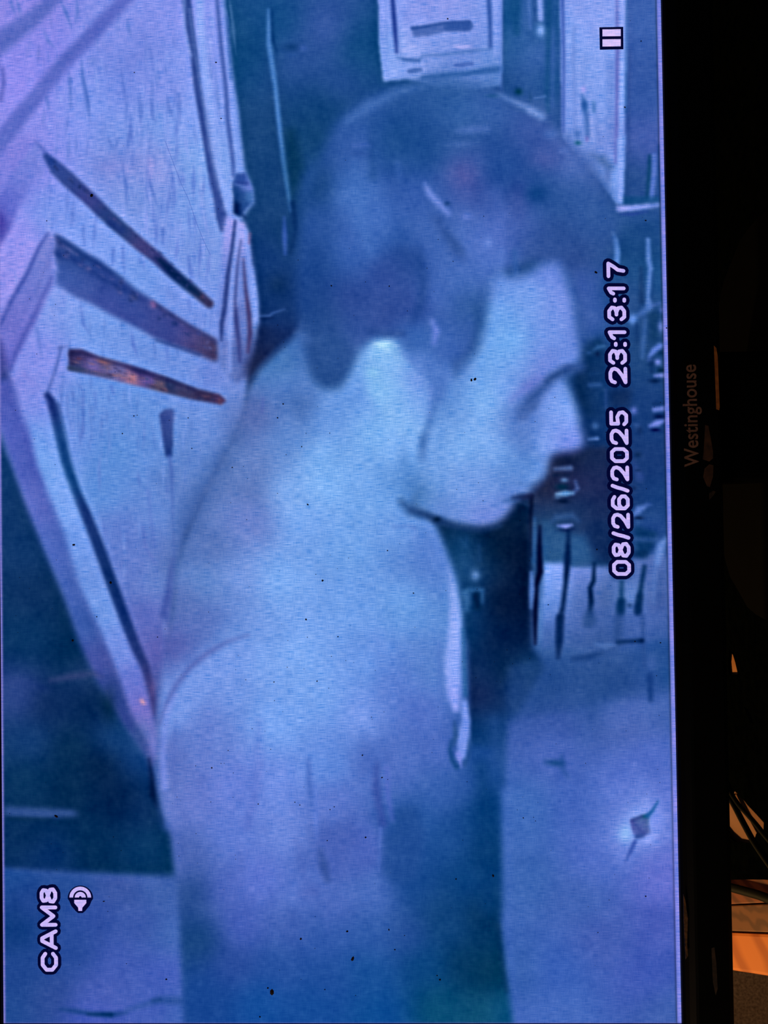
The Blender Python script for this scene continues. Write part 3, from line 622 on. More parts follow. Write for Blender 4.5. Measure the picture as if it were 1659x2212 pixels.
    # upright trim between panels and dark wall
    line([(398, -300), (403, 0), (410, 60), (420, 120), (426, 180), (438, 250), (448, 310), (458, 370), (470, 420), (479, 470), (480, 495)], [16, 16, 16, 14, 14, 15, 15, 15, 17, 20, 9], (58, 88, 165), 3, .97)
    line([(409, 20), (420, 110), (434, 200), (450, 290)], 4, (100, 132, 210), 2.5, .65); line([(450, 240), (462, 330), (472, 400), (478, 440)], 5, (38, 66, 140), 3, .6); line([(396, -200), (398, 60), (412, 120)], 5, (140, 168, 250), 3, .7)
    line([(428, -200), (432, 40), (440, 130), (452, 220), (462, 320), (478, 400), (489, 450)], [14, 16, 16, 16, 14, 12, 8], (140, 170, 250), 5, .85)
    line([(466, -300), (469, 0), (478, 100), (488, 190), (492, 260), (503, 350), (504, 380)], [6, 7, 8, 8, 8, 7, 6], (66, 98, 180), 3, .85)
    line([(476, -200), (484, 60), (492, 130), (508, 230), (516, 320), (520, 380)], [6, 6, 6, 9, 9, 8], (112, 150, 235), 4, .7)
    line([(491, 40), (495, 110), (500, 170)], 5, (40, 90, 165), 3, .6)
    fill([(502, 395), (510, 375), (530, 372), (545, 405), (547, 435), (532, 452), (520, 470), (505, 462)], [(510, 420, 25, 72, 138), (505, 445, 6, 42, 98), (530, 440, 30, 76, 145), (540, 425, 62, 110, 180), (525, 390, 45, 85, 165), (535, 400, 85, 115, 200)], 3, sig=14)
    line([(515, 395), (535, 396)], 5, (38, 72, 150), 2.5, .8); line([(508, 398), (540, 408)], 4, (105, 135, 215), 2.5, .6); line([(524, 465), (530, 470)], 5, (8, 48, 105), 2.5, .7)
    # fanned folds beneath it
    fill([(486, 470), (500, 465), (512, 480), (528, 478), (538, 520), (548, 590), (556, 660), (556, 740), (545, 780), (532, 815), (508, 830), (474, 790), (470, 740), (476, 640), (480, 540)],
         [(495, 500, 150, 160, 245), (490, 600, 115, 140, 228), (488, 700, 115, 140, 225), (520, 500, 150, 160, 240), (520, 600, 92, 120, 200), (525, 680, 88, 105, 180), (545, 620, 125, 155, 240), (552, 690, 110, 145, 225), (500, 800, 102, 130, 210), (530, 760, 78, 98, 168), (535, 820, 62, 82, 145), (490, 850, 105, 132, 212)], 5, sig=22)
    line([(520, 500), (516, 600), (512, 660)], 5, (140, 162, 240), 3, .5); line([(508, 478), (502, 540), (492, 600), (486, 660), (479, 700), (478, 735)], [5, 8, 9, 8, 8, 5], (52, 78, 150), 2.5, .95)
    line([(520, 520), (512, 580), (507, 650), (510, 690), (516, 740), (518, 780)], [3, 5, 6, 9, 8, 5], (55, 72, 140), 3, .85)
    line([(526, 560), (530, 620), (538, 680), (540, 720), (536, 760)], [3, 6, 8, 9, 6], (62, 62, 115), 3, .85)
    line([(515, 490), (505, 560), (500, 640), (496, 720), (494, 800)], [6, 7, 8, 9, 9], (138, 165, 245), 3.5, .7)
    line([(530, 500), (538, 570), (548, 630), (552, 680), (552, 730)], [6, 9, 10, 8, 5], (122, 155, 238), 3.5, .8)
    line([(540, 505), (538, 525)], 4, (130, 90, 140), 2.5, .6); line([(492, 740), (493, 800)], 4, (90, 110, 190), 3, .6)
    line([(545, 520), (548, 570)], [6, 4], (8, 48, 100), 4, .6)
    fill([(556, 700), (575, 705), (650, 715), (600, 770), (560, 800), (535, 830), (530, 790), (545, 760)], [(570, 720, 15, 42, 88), (600, 740, 15, 45, 92), (550, 790, 30, 48, 88), (560, 760, 20, 38, 80), (620, 720, 22, 55, 110)], 6, .85, sig=25)

    # ---------- dark recess at the lower left ----------
    fill([(-80, 930), (0, 935), (22, 1000), (50, 1085), (84, 1169), (135, 1287), (169, 1388), (209, 1473), (263, 1560), (318, 1640), (340, 1720), (352, 1790), (375, 1800), (378, 1890), (300, 1890), (40, 1878), (-80, 1870)],
         [(10, 1000, 15, 62, 115), (30, 1100, 15, 60, 110), (60, 1180, 12, 58, 108), (80, 1280, 12, 55, 100), (150, 1340, 5, 50, 92), (60, 1380, 5, 55, 100), (150, 1410, 0, 48, 88), (190, 1450, 25, 62, 112), (40, 1500, 40, 72, 138), (100, 1520, 10, 48, 95), (200, 1520, 2, 42, 85), (250, 1600, 15, 65, 120),
          (60, 1600, 15, 62, 115), (150, 1620, 2, 48, 85), (220, 1650, 0, 38, 75), (300, 1630, 12, 62, 122), (60, 1680, 5, 55, 95), (250, 1720, 0, 38, 78), (150, 1700, 0, 45, 82), (310, 1740, 5, 48, 95), (60, 1800, 2, 48, 92), (200, 1820, 0, 48, 88), (320, 1830, 5, 58, 102), (360, 1860, 3, 55, 98), (100, 1860, 5, 52, 105)], 6, sig=42, reg=7)
    line([(110, 1470), (150, 1462), (200, 1455), (220, 1462)], [8, 12, 10, 5], (58, 75, 128), 5, .6); line([(0, 1470), (60, 1475), (100, 1490)], [10, 10, 4], (45, 72, 140), 8, .5)
    fill([(10, 1742), (160, 1750), (170, 1762), (100, 1768), (10, 1762)], (48, 85, 150), 4, .8); line([(20, 1768), (110, 1770)], 5, (0, 45, 78), 3, .6); line([(330, 1770), (360, 1770)], 4, (10, 55, 110), 5, .5)
    line([(322, 1640), (328, 1680), (330, 1715), (338, 1740)], [5, 9, 12, 4], (0, 26, 68), 4, .75); line([(340, 1720), (350, 1780)], [4, 6], (5, 50, 95), 4, .6)
    blob(235, 1520, 20, 45, (0, 42, 68), .5); blob(300, 1590, 30, 40, (40, 82, 145), .45)

    # ---------- pale block at the very lower left ----------
    fill([(-80, 1872), (40, 1880), (110, 1888), (300, 1895), (384, 1905), (392, 2000), (396, 2160), (400, 2250), (-80, 2250)],
         [(30, 1890, 28, 78, 150), (60, 1950, 30, 72, 145), (30, 2000, 15, 65, 130), (30, 2100, 28, 72, 145), (150, 1900, 38, 82, 155), (250, 1920, 55, 88, 165), (350, 1920, 60, 98, 175), (220, 1980, 50, 85, 168), (300, 2000, 58, 92, 175), (370, 2020, 65, 105, 185),
          (160, 2050, 40, 80, 158), (250, 2080, 65, 95, 185), (350, 2100, 68, 98, 192), (220, 2150, 72, 98, 188), (100, 2150, 45, 80, 155), (60, 2130, 35, 78, 150), (340, 2190, 68, 98, 190), (200, 2205, 60, 88, 185), (380, 2190, 60, 100, 185), (20, 2180, 32, 78, 150)], 5, sig=45, reg=8)
    line([(30, 1930), (36, 1970), (34, 2005), (30, 2050)], [6, 10, 10, 6], (15, 62, 130), 5, .6)
    line([(132, 2180), (160, 2184), (200, 2190), (240, 2192), (272, 2188)], [5, 8, 8, 10, 4], (20, 68, 135), 4, .9); line([(190, 2191), (240, 2192)], [4, 6], (3, 52, 105), 3, .8)
    line([(275, 2182), (320, 2168), (345, 2160), (392, 2162)], [6, 9, 13, 14], (42, 85, 160), 5, .8); line([(330, 2161), (345, 2160)], 6, (22, 68, 135), 3, .6)
    line([(215, 1970), (217, 2030), (222, 2040)], 4, (35, 72, 150), 4, .4)

    # ---------- the bending figure: jacket ----------
    fill([(650, 715), (600, 760), (560, 800), (535, 840), (515, 900), (478, 980), (440, 1060), (400, 1160), (376, 1230), (372, 1320), (352, 1400), (345, 1500), (338, 1600), (340, 1660), (350, 1740), (368, 1800), (384, 1900), (388, 2000), (394, 2120), (400, 2250),
          (1112, 2250), (1104, 2180), (1092, 2100), (1082, 2000), (1082, 1850), (1082, 1700), (1072, 1620), (1012, 1610), (1008, 1520), (1002, 1430), (1000, 1330), (990, 1260), (965, 1190), (945, 1140), (930, 1120), (900, 1110), (890, 1080), (930, 1040), (1000, 900), (960, 700), (800, 640)],
         [(600, 785, 70, 120, 190), (660, 735, 60, 108, 182), (620, 850, 85, 130, 208), (560, 900, 90, 112, 182), (645, 880, 75, 115, 188), (600, 920, 98, 140, 215), (700, 900, 108, 158, 235), (690, 990, 125, 180, 250), (800, 780, 118, 172, 242), (860, 860, 135, 190, 252), (780, 850, 108, 160, 238), (820, 930, 128, 185, 252),
          (860, 960, 130, 182, 252), (920, 780, 85, 128, 210), (930, 850, 85, 130, 212), (560, 1000, 105, 138, 208), (620, 960, 95, 140, 215), (700, 1040, 130, 185, 255), (620, 1060, 122, 165, 240), (540, 1060, 95, 125, 195), (540, 1120, 108, 135, 212), (650, 1120, 122, 172, 248), (800, 1080, 118, 172, 245), (870, 1040, 95, 150, 225), (850, 1150, 108, 158, 235), (760, 1180, 112, 165, 240),
          (450, 1180, 90, 122, 195), (440, 1260, 98, 138, 212), (400, 1300, 88, 115, 190), (520, 1250, 118, 155, 232), (600, 1250, 125, 175, 250), (750, 1300, 115, 165, 243), (900, 1220, 92, 138, 218), (880, 1300, 108, 162, 238), (930, 1200, 88, 132, 215), (945, 1300, 95, 145, 222), (440, 1350, 90, 118, 198), (500, 1380, 105, 145, 225), (380, 1400, 85, 100, 182), (420, 1450, 105, 142, 225),
          (650, 1400, 125, 172, 250), (560, 1420, 120, 162, 242), (500, 1460, 118, 155, 238), (390, 1520, 112, 145, 228), (450, 1600, 105, 135, 220), (600, 1560, 122, 168, 250), (700, 1500, 118, 165, 245), (800, 1440, 108, 155, 238), (780, 1540, 118, 155, 240), (850, 1480, 92, 130, 218), (900, 1540, 85, 118, 208), (930, 1440, 92, 135, 215), (380, 1640, 92, 118, 202), (360, 1700, 100, 125, 205),
          (850, 1650, 82, 115, 202), (800, 1650, 75, 110, 198), (950, 1620, 78, 112, 200), (950, 1700, 55, 100, 182), (1030, 1620, 22, 75, 145), (1000, 1700, 40, 88, 165), (700, 1650, 102, 145, 232), (720, 1740, 92, 122, 212), (600, 1700, 112, 145, 235), (620, 1800, 110, 140, 228), (500, 1700, 105, 132, 225), (500, 1800, 98, 128, 220), (420, 1720, 102, 125, 212), (400, 1850, 75, 105, 185),
          (700, 1830, 75, 105, 192), (740, 1800, 72, 102, 188), (790, 1820, 82, 112, 205), (860, 1800, 35, 85, 160), (900, 1780, 40, 92, 168), (950, 1820, 25, 80, 150), (1040, 1750, 8, 68, 128), (1060, 1850, 3, 62, 115), (1000, 1900, 10, 70, 130), (900, 1900, 20, 75, 145), (800, 1930, 72, 110, 195), (720, 1950, 75, 108, 195), (640, 1920, 88, 120, 210),
          (560, 1900, 92, 118, 215), (480, 1920, 80, 108, 198), (420, 1930, 38, 80, 148), (620, 2000, 65, 100, 185), (520, 2000, 68, 98, 190), (700, 2020, 48, 92, 175), (800, 2020, 48, 95, 175), (880, 2020, 35, 82, 155), (960, 2000, 12, 70, 125), (1040, 1980, 0, 55, 98), (430, 2030, 20, 70, 130), (500, 2080, 40, 80, 160), (600, 2080, 38, 85, 165), (700, 2110, 28, 80, 158),
          (450, 2150, 20, 72, 148), (560, 2170, 18, 80, 158), (680, 2170, 18, 78, 155), (800, 2100, 25, 85, 158), (820, 2190, 10, 78, 150), (920, 2080, 8, 72, 130), (950, 2180, 5, 78, 118), (1000, 2080, 0, 58, 98), (1050, 2100, 0, 58, 92), (1040, 2190, 12, 82, 118), (1090, 2190, 5, 78, 125)], 6, sig=45, reg=10)
    # diffuse shade along the figure's back
    line([(520, 930), (480, 990), (440, 1060), (400, 1130), (378, 1220)], [20, 30, 36, 34, 16], (52, 88, 158), 18, .75)
    line([(500, 1000), (470, 1080), (430, 1150)], [10, 20, 12], (70, 105, 175), 18, .4)
    line([(548, 870), (545, 1000), (552, 1080)], [20, 30, 16], (85, 115, 190), 18, .4)
    blob(535, 1130, 50, 60, (112, 138, 218), .3)
    line([(372, 1210), (370, 1280), (360, 1340)], [6, 8, 8], (68, 92, 172), 6, .6)
    # collar shadow under the jaw
    line([(940, 880), (925, 930), (916, 985)], [22, 26, 18], (62, 110, 185), 8, .85); line([(960, 830), (938, 890)], [26, 24], (75, 118, 200), 12, .7); line([(932, 835), (926, 900)], [6, 6], (110, 140, 230), 4, .4)
    blob(915, 950, 10, 22, (48, 98, 172), .5)
    # sleeve and shoulder
    fill([(530, 1378), (500, 1390), (455, 1420), (415, 1450), (385, 1490), (362, 1540), (352, 1600), (400, 1560), (470, 1480), (560, 1420)], (125, 162, 245), 9, .55)
    line([(535, 1372), (492, 1386), (450, 1410), (412, 1440), (382, 1478), (360, 1520), (346, 1562)], [3, 6, 8, 8, 8, 8, 5], (82, 98, 180), 5, .8)
    line([(378, 1500), (362, 1540), (354, 1590), (352, 1640), (356, 1700)], [6, 8, 8, 10, 10], (128, 150, 240), 5, .7)
    line([(380, 1560), (374, 1620), (376, 1680), (382, 1740)], [4, 8, 8, 4], (85, 110, 198), 5, .5)
    # folds on the torso
    line([(815, 1380), (822, 1440), (830, 1500), (820, 1600), (815, 1680)], [10, 14, 16, 20, 16], (92, 128, 215), 14, .45)
    line([(564, 1650), (552, 1720), (535, 1780)], [3, 9, 12], (88, 112, 205), 8, .5); line([(666, 1650), (668, 1700), (672, 1740)], [4, 8, 8], (72, 110, 200), 5, .7)
    line([(680, 1700), (682, 1760), (684, 1810)], [5, 9, 6], (108, 140, 235), 5, .6)
    line([(692, 1840), (700, 1870), (706, 1900)], [6, 14, 10], (50, 85, 160), 6, .8); fill([(684, 1800), (760, 1790), (820, 1800), (820, 1870), (760, 1900), (705, 1900), (690, 1850)], (72, 100, 188), 10, .5)
    line([(815, 1650), (812, 1700), (820, 1745), (828, 1780)], [6, 12, 10, 12], (58, 88, 172), 6, .8); line([(836, 1660), (838, 1720), (848, 1770)], [6, 8, 8], (88, 110, 208), 5, .7)
    line([(822, 1790), (820, 1840), (818, 1880)], [5, 4, 4], (92, 122, 215), 3, .7)
    fill([(856, 1745), (900, 1740), (920, 1800), (900, 1900), (850, 1910), (824, 1880), (828, 1810), (848, 1790)], (32, 80, 152), 9, .7)
    line([(700, 1900), (705, 1960), (708, 2010)], [8, 10, 6], (95, 122, 210), 8, .4); line([(675, 1925), (660, 1930)], 20, (72, 98, 185), 10, .6)
    blob(620, 1450, 120, 120, (128, 178, 252), .35); blob(640, 1060, 70, 60, (135, 190, 255), .35)
    line([(1040, 1660), (1050, 1750), (1055, 1850), (1058, 1950)], [26, 34, 36, 40], (3, 62, 118), 12, .6); line([(1068, 1560), (1072, 1640)], 18, (35, 82, 150), 10, .5)
    line([(1076, 2000), (1084, 2080), (1094, 2140)], 6, (0, 48, 85), 4, .5)
    blob(960, 1960, 60, 80, (18, 72, 128), .4)
    line([(560, 1560), (556, 1640), (545, 1720), (528, 1790)], [8, 14, 14, 10], (92, 118, 212), 9, .5); line([(518, 1845), (522, 1880)], [6, 9], (78, 105, 195), 6, .6)
    line([(666, 1640), (670, 1700), (680, 1750)], [6, 10, 6], (75, 112, 202), 5, .6); line([(730, 1480), (740, 1600), (735, 1660)], [20, 30, 20], (104, 150, 236), 16, .3)
    line([(694, 1835), (700, 1870), (708, 1900)], [6, 14, 8], (48, 84, 160), 6, .6); line([(812, 1660), (815, 1720), (826, 1775)], [6, 12, 10], (52, 84, 170), 6, .6); line([(878, 1560), (885, 1650), (880, 1700)], [16, 22, 14], (74, 112, 200), 12, .4)
    line([(640, 1820), (652, 1870), (660, 1910)], [10, 16, 10], (78, 104, 192), 9, .45); line([(455, 1540), (440, 1620), (440, 1700)], [14, 20, 12], (92, 116, 206), 12, .4)
    # pale opening edge of the jacket
    line([(968, 1225), (975, 1260), (981, 1300), (982, 1350), (980, 1400), (976, 1440), (980, 1500), (985, 1530)], [6, 12, 17, 21, 26, 27, 23, 12], [(975, 1260, 135, 170, 245), (978, 1350, 142, 172, 250), (972, 1450, 138, 168, 250), (980, 1500, 138, 160, 248), (985, 1240, 105, 140, 215)], 5, .95, sig=30)
    line([(948, 1390), (950, 1450), (952, 1500)], [6, 8, 6], (80, 118, 208), 6, .5)
    line([(1003, 1520), (1006, 1560), (1000, 1600), (998, 1630)], [10, 16, 22, 16], (118, 150, 238), 4, .9); line([(1000, 1360), (1003, 1440), (1006, 1500)], [5, 6, 6], (30, 95, 150), 4, .7)
    line([(982, 1560), (984, 1590), (980, 1610)], [5, 9, 5], (45, 90, 155), 3, .85); line([(990, 1630), (996, 1655)], [10, 5], (120, 140, 232), 3, .8)
    line([(975, 1600), (972, 1620), (977, 1642), (986, 1656)], [5, 7, 8, 9], (25, 78, 142), 3.5, .9); line([(1014, 1600), (1013, 1630), (1004, 1652)], [5, 6, 6], (38, 85, 150), 3.5, .85)
    # jacket front edge near the collar
    fill([(895, 1150), (915, 1145), (935, 1160), (960, 1220), (975, 1280), (960, 1300), (920, 1280), (900, 1220)], (88, 132, 215), 12, .45)
    line([(895, 1140), (880, 1136), (850, 1138)], [5, 5, 3], (75, 115, 200), 4, .6); line([(895, 1143), (896, 1160)], 5, (125, 160, 240), 5, .5)

    # ---------- hair ----------
    fill([(745, 245), (790, 212), (850, 184), (910, 172), (980, 172), (1050, 186), (1090, 205), (1150, 235), (1200, 275), (1235, 310), (1280, 345), (1312, 400), (1330, 450), (1333, 500), (1322, 560), (1300, 620), (1310, 700), (1270, 725), (1250, 660), (1225, 590), (1150, 560), (1075, 590), (1060, 660), (1040, 730), (1000, 780), (960, 790), (925, 760), (880, 760), (855, 730), (815, 728),
          (775, 760), (752, 800), (735, 835), (700, 838), (672, 815), (660, 760), (648, 720), (640, 660), (640, 580), (650, 480), (672, 400), (700, 320), (722, 270)],
         [(780, 300, 48, 95, 172), (740, 330, 38, 85, 158), (790, 250, 42, 90, 165), (770, 420, 62, 110, 192), (810, 470, 65, 110, 195), (700, 480, 42, 88, 162), (680, 400, 25, 75, 135), (680, 560, 28, 75, 145), (670, 640, 25, 70, 138), (700, 690, 32, 76, 142), (760, 650, 45, 80, 155), (760, 540, 52, 98, 180), (840, 600, 52, 88, 168), (820, 680, 50, 85, 160),
          (880, 570, 28, 78, 150), (850, 520, 45, 92, 172), (900, 660, 45, 80, 158), (930, 560, 62, 102, 185), (930, 640, 68, 108, 192), (1000, 600, 70, 112, 195), (960, 530, 68, 108, 188), (940, 480, 65, 105, 185), (900, 420, 52, 95, 178), (860, 400, 45, 90, 170), (860, 300, 22, 78, 140), (900, 230, 38, 88, 158), (960, 210, 45, 95, 165), (1050, 240, 55, 100, 175), (1000, 240, 48, 98, 170),
          (920, 320, 28, 80, 148), (1000, 300, 48, 95, 165), (1080, 300, 38, 85, 158), (1100, 350, 32, 80, 155), (1060, 420, 48, 85, 165), (1150, 400, 30, 80, 150), (1120, 300, 55, 90, 168), (1200, 440, 42, 88, 158), (1250, 420, 48, 92, 165), (1300, 450, 48, 92, 162), (1200, 500, 42, 82, 152), (1250, 560, 45, 82, 150), (1130, 480, 58, 95, 175), (1160, 540, 50, 88, 160), (1080, 500, 75, 108, 195),
          (1010, 340, 62, 95, 172), (1020, 400, 66, 92, 172), (1180, 330, 60, 92, 170), (1240, 350, 78, 112, 192), (1300, 380, 60, 98, 172), (1310, 560, 42, 85, 150), (1290, 640, 48, 90, 165), (1250, 620, 62, 98, 180), (1060, 560, 80, 118, 205), (1040, 520, 85, 120, 208), (1020, 660, 48, 95, 165), (1000, 720, 55, 98, 175), (960, 740, 62, 105, 188), (900, 730, 60, 108, 188),
          (680, 740, 42, 85, 152), (700, 790, 40, 85, 150), (740, 780, 52, 95, 165), (720, 825, 38, 85, 148), (780, 720, 52, 90, 165)], 11, sig=45, reg=11)
    # lower lobes of the hair
    fill([(665, 735), (700, 720), (750, 730), (768, 770), (750, 812), (735, 835), (705, 838), (676, 818), (664, 780)], (40, 84, 150), 8, .7)
    line([(668, 735), (645, 720), (652, 700)], [10, 12, 8], (70, 110, 182), 6, .5)
    fill([(800, 700), (860, 700), (905, 660), (915, 600), (905, 540), (860, 530), (800, 570)], (48, 80, 155), 14, .45); line([(905, 540), (915, 600), (910, 655), (890, 690)], [8, 14, 14, 10], (35, 78, 150), 8, .6)
    line([(1018, 560), (1000, 640), (1020, 700)], 6, (60, 100, 180), 10, .3)
    line([(1028, 668), (1038, 700), (1030, 740)], [12, 22, 16], (40, 88, 155), 8, .75)
    line([(935, 695), (942, 715), (938, 740)], [8, 12, 8], (112, 138, 232), 5, .75)
    line([(800, 715), (830, 722), (870, 720)], [10, 14, 10], (42, 82, 152), 6, .7)
    fill([(735, 300), (770, 285), (800, 290), (806, 380), (830, 440), (840, 520), (800, 560), (735, 540), (722, 420)], [(770, 310, 60, 102, 182), (770, 400, 72, 118, 200), (800, 470, 74, 118, 202), (750, 520, 58, 100, 182)], 13, .5, sig=40)
    line([(806, 255), (806, 380)], [10, 16], (26, 78, 146), 7, .5); fill([(812, 240), (900, 225), (960, 300), (900, 380), (820, 370)], (28, 80, 150), 20, .5)
    blob(1160, 420, 24, 22, (12, 66, 132), .6); fill([(1060, 300), (1120, 300), (1180, 400), (1170, 470), (1100, 440), (1050, 380)], (30, 76, 150), 20, .5)
    line([(1000, 460), (1010, 540), (1000, 580)], [20, 30, 20], (84, 120, 204), 14, .35); line([(1070, 420), (1080, 520)], [24, 30], (80, 112, 200), 14, .4)
    line([(935, 470), (960, 500), (985, 545), (1000, 560)], [10, 18, 18, 8], (45, 84, 156), 9, .6); line([(1095, 480), (1100, 560)], 12, (58, 95, 175), 7, .4)
    line([(1085, 545), (1078, 590)], [10, 12], (98, 135, 220), 7, .5); line([(860, 540), (905, 560), (915, 620), (905, 680)], [12, 16, 18, 12], (30, 74, 146), 10, .5)
    line([(880, 420), (940, 530), (960, 620)], [20, 34, 30], (64, 106, 188), 16, .35)
    # rim light and wisps
    line([(750, 262), (800, 228), (860, 198), (930, 182), (1000, 180), (1060, 192)], [10, 18, 14, 10, 10, 8], (75, 120, 195), 7, .6)
    line([(1080, 205), (1110, 220), (1150, 240), (1170, 252)], [6, 8, 14, 12], (112, 148, 222), 5, .8); blob(1063, 207, 16, 5, (38, 92, 155), .85); line([(1090, 228), (1130, 238)], [6, 9], (48, 92, 162), 5, .6)
    line([(990, 283), (1020, 280), (1052, 278)], [6, 12, 8], (92, 125, 205), 6, .7); line([(960, 290), (1010, 298)], 6, (40, 85, 155), 6, .5); blob(1000, 312, 40, 8, (78, 115, 190), .4)
    blob(1190, 290, 22, 14, (85, 125, 205), .5); blob(1220, 325, 16, 10, (88, 122, 205), .4)
    line([(765, 315), (790, 312), (800, 316)], [5, 6, 4], (75, 112, 198), 4, .6); line([(765, 332), (795, 333)], 5, (38, 80, 155), 4, .5); line([(798, 290), (802, 340)], [4, 5], (25, 75, 145), 5, .5)
    line([(765, 350), (770, 420), (780, 480), (800, 540)], [10, 20, 24, 20], (70, 118, 200), 12, .5); line([(860, 355), (862, 385)], 8, (68, 112, 195), 6, .5)
    line([(918, 398), (928, 418), (945, 436), (968, 460)], [6, 12, 12, 10], (108, 138, 225), 5, .9); blob(966, 440, 8, 6, (28, 72, 138), .8); blob(943, 385, 8, 8, (38, 80, 158), .6)
    blob(1008, 468, 14, 10, (92, 122, 210), .75); blob(950, 475, 12, 12, (45, 85, 160), .5); line([(965, 505), (985, 530), (998, 545)], [8, 14, 10], (48, 88, 158), 7, .75)
    blob(1055, 525, 12, 14, (112, 145, 230), .6); line([(1088, 465), (1092, 540)], [6, 8], (92, 122, 210), 7, .4); line([(1112, 545), (1114, 590), (1115, 602)], [10, 11, 4], (52, 98, 175), 5, .85)
    blob(1000, 375, 40, 34, (88, 90, 166), .4); blob(1175, 345, 40, 25, (72, 90, 168), .35); blob(1120, 430, 30, 60, (72, 88, 170), .35)
    blob(1158, 418, 26, 20, (16, 72, 138), .7); blob(1080, 370, 50, 45, (32, 80, 155), .5); blob(1270, 480, 60, 60, (48, 92, 162), .4)
    line([(1280, 335), (1300, 345), (1316, 360)], [6, 16, 14], (62, 100, 165), 7, .8); blob(1313, 380, 10, 20, (65, 98, 172), .5)
    line([(905, 200), (1000, 205)], 8, (40, 90, 160), 8, .4)

    # ---------- face ----------
    fill([(1062, 600), (1080, 590), (1110, 600), (1150, 588), (1170, 572), (1205, 568), (1222, 600), (1238, 650), (1247, 700), (1254, 750), (1254, 780), (1240, 796), (1215, 810), (1222, 825), (1235, 850), (1248, 890), (1256, 930), (1262, 950), (1256, 968), (1235, 976), (1200, 980), (1186, 990), (1182, 1020), (1165, 1042), (1148, 1050), (1140, 1072), (1114, 1072), (1108, 1094), (1090, 1118), (1062, 1134), (1030, 1138),
          (985, 1130), (940, 1118), (905, 1108), (888, 1085), (900, 1050), (915, 990), (925, 940), (938, 880), (970, 830), (1005, 790), (1035, 750), (1048, 700), (1056, 650)],
         [(1080, 620, 108, 152, 235), (1080, 680, 110, 165, 242), (1150, 640, 122, 165, 245), (1190, 600, 105, 138, 228), (1210, 650, 115, 145, 232), (1240, 720, 95, 128, 215), (1200, 720, 120, 158, 242), (1100, 740, 115, 175, 248), (1060, 790, 112, 168, 242), (1010, 830, 112, 165, 240), (970, 880, 100, 150, 225), (1050, 860, 130, 185, 252), (1120, 800, 122, 168, 245), (1230, 780, 98, 135, 222),
          (1180, 790, 112, 140, 228), (1150, 830, 95, 118, 205), (1100, 850, 120, 165, 245), (1130, 890, 78, 112, 190), (1100, 920, 105, 148, 225), (1040, 930, 132, 182, 252), (1000, 960, 125, 178, 248), (950, 960, 118, 168, 240), (1080, 980, 122, 172, 245), (1130, 950, 88, 130, 208), (1125, 1000, 92, 142, 220), (1150, 1010, 102, 150, 228),
          (1215, 835, 118, 160, 240), (1190, 870, 122, 162, 245), (1220, 890, 128, 168, 248), (1200, 930, 128, 162, 248), (1235, 940, 115, 145, 235), (1180, 960, 135, 172, 250), (1225, 965, 118, 138, 232), (1160, 920, 108, 150, 232), (940, 1040, 112, 162, 235), (1000, 1050, 118, 162, 238), (900, 1070, 78, 130, 198), (960, 1100, 98, 140, 218), (1060, 1060, 115, 158, 235), (1050, 1110, 118, 145, 228), (1090, 1100, 115, 142, 225), (1100, 1050, 92, 138, 215), (1140, 1040, 105, 150, 225), (1120, 1080, 108, 138, 220)], 8, sig=30, reg=12)
    line([(1062, 640), (1075, 598), (1110, 604), (1150, 592), (1172, 576), (1206, 572), (1226, 610), (1240, 660)], [10, 14, 12, 14, 14, 14, 12, 10], (82, 118, 205), 9, .45)
    line([(1260, 640), (1262, 700), (1266, 740)], [20, 26, 14], (62, 98, 175), 12, .5)
    # brow, eye hollow, cheek shade, mouth, jaw line
    line([(1128, 885), (1148, 862), (1172, 838), (1195, 815), (1225, 800), (1252, 792)], [14, 20, 18, 18, 16, 16], (48, 88, 158), 8, .9)
    line([(1180, 822), (1210, 805), (1240, 797)], [8, 10, 8], (32, 72, 132), 5, .7); line([(1105, 862), (1140, 835), (1170, 815)], [8, 14, 8], (105, 120, 212), 8, .6)
    blob(1150, 880, 22, 12, (60, 98, 170), .7, -40); blob(1228, 792, 20, 7, (42, 80, 150), .6)
    line([(1120, 880), (1112, 910), (1120, 940), (1135, 965)], [14, 24, 24, 14], (85, 125, 205), 14, .55); blob(1128, 902, 16, 10, (62, 100, 175), .5)
    line([(1165, 990), (1176, 1000), (1172, 1030)], [8, 6, 6], (88, 130, 205), 5, .5); line([(1100, 1082), (1120, 1075), (1128, 1068)], [5, 9, 5], (55, 100, 165), 4, .6); line([(1060, 1100), (1080, 1080)], [8, 12], (92, 130, 212), 6, .5); blob(1125, 1045, 14, 8, (80, 125, 200), .5)
    line([(888, 1102), (920, 1112), (940, 1122), (985, 1136), (1040, 1146), (1080, 1136)], [6, 8, 12, 8, 6, 6], (22, 62, 112), 5, .85)
    blob(944, 1122, 10, 7, (8, 42, 78), .8); line([(868, 1080), (882, 1100), (905, 1110)], [10, 16, 10], (62, 112, 182), 8, .6); line([(875, 1000), (872, 1060)], [10, 22], (90, 148, 222), 12, .4)
    line([(1002, 790), (1030, 755), (1050, 715)], [20, 14, 8], (85, 130, 212), 10, .45)
    line([(985, 845), (1000, 815), (1015, 790)], [20, 20, 10], (82, 128, 208), 14, .5)
    blob(888, 1055, 26, 44, (70, 122, 195), .5); blob(872, 1010, 14, 50, (82, 138, 215), .35); line([(868, 1085), (890, 1104), (925, 1114)], [10, 16, 10], (28, 68, 125), 7, .6)
    blob(985, 800, 34, 30, (80, 124, 206), .5, -45); blob(950, 850, 22, 30, (80, 124, 206), .5)
    line([(1090, 1082), (1112, 1078), (1126, 1070)], [6, 10, 6], (40, 82, 145), 4, .6); line([(1108, 1075), (1140, 1072)], [6, 8], (8, 28, 66), 4, .7); line([(1075, 1092), (1095, 1078), (1110, 1068)], [10, 14, 10], (82, 125, 205), 6, .5)
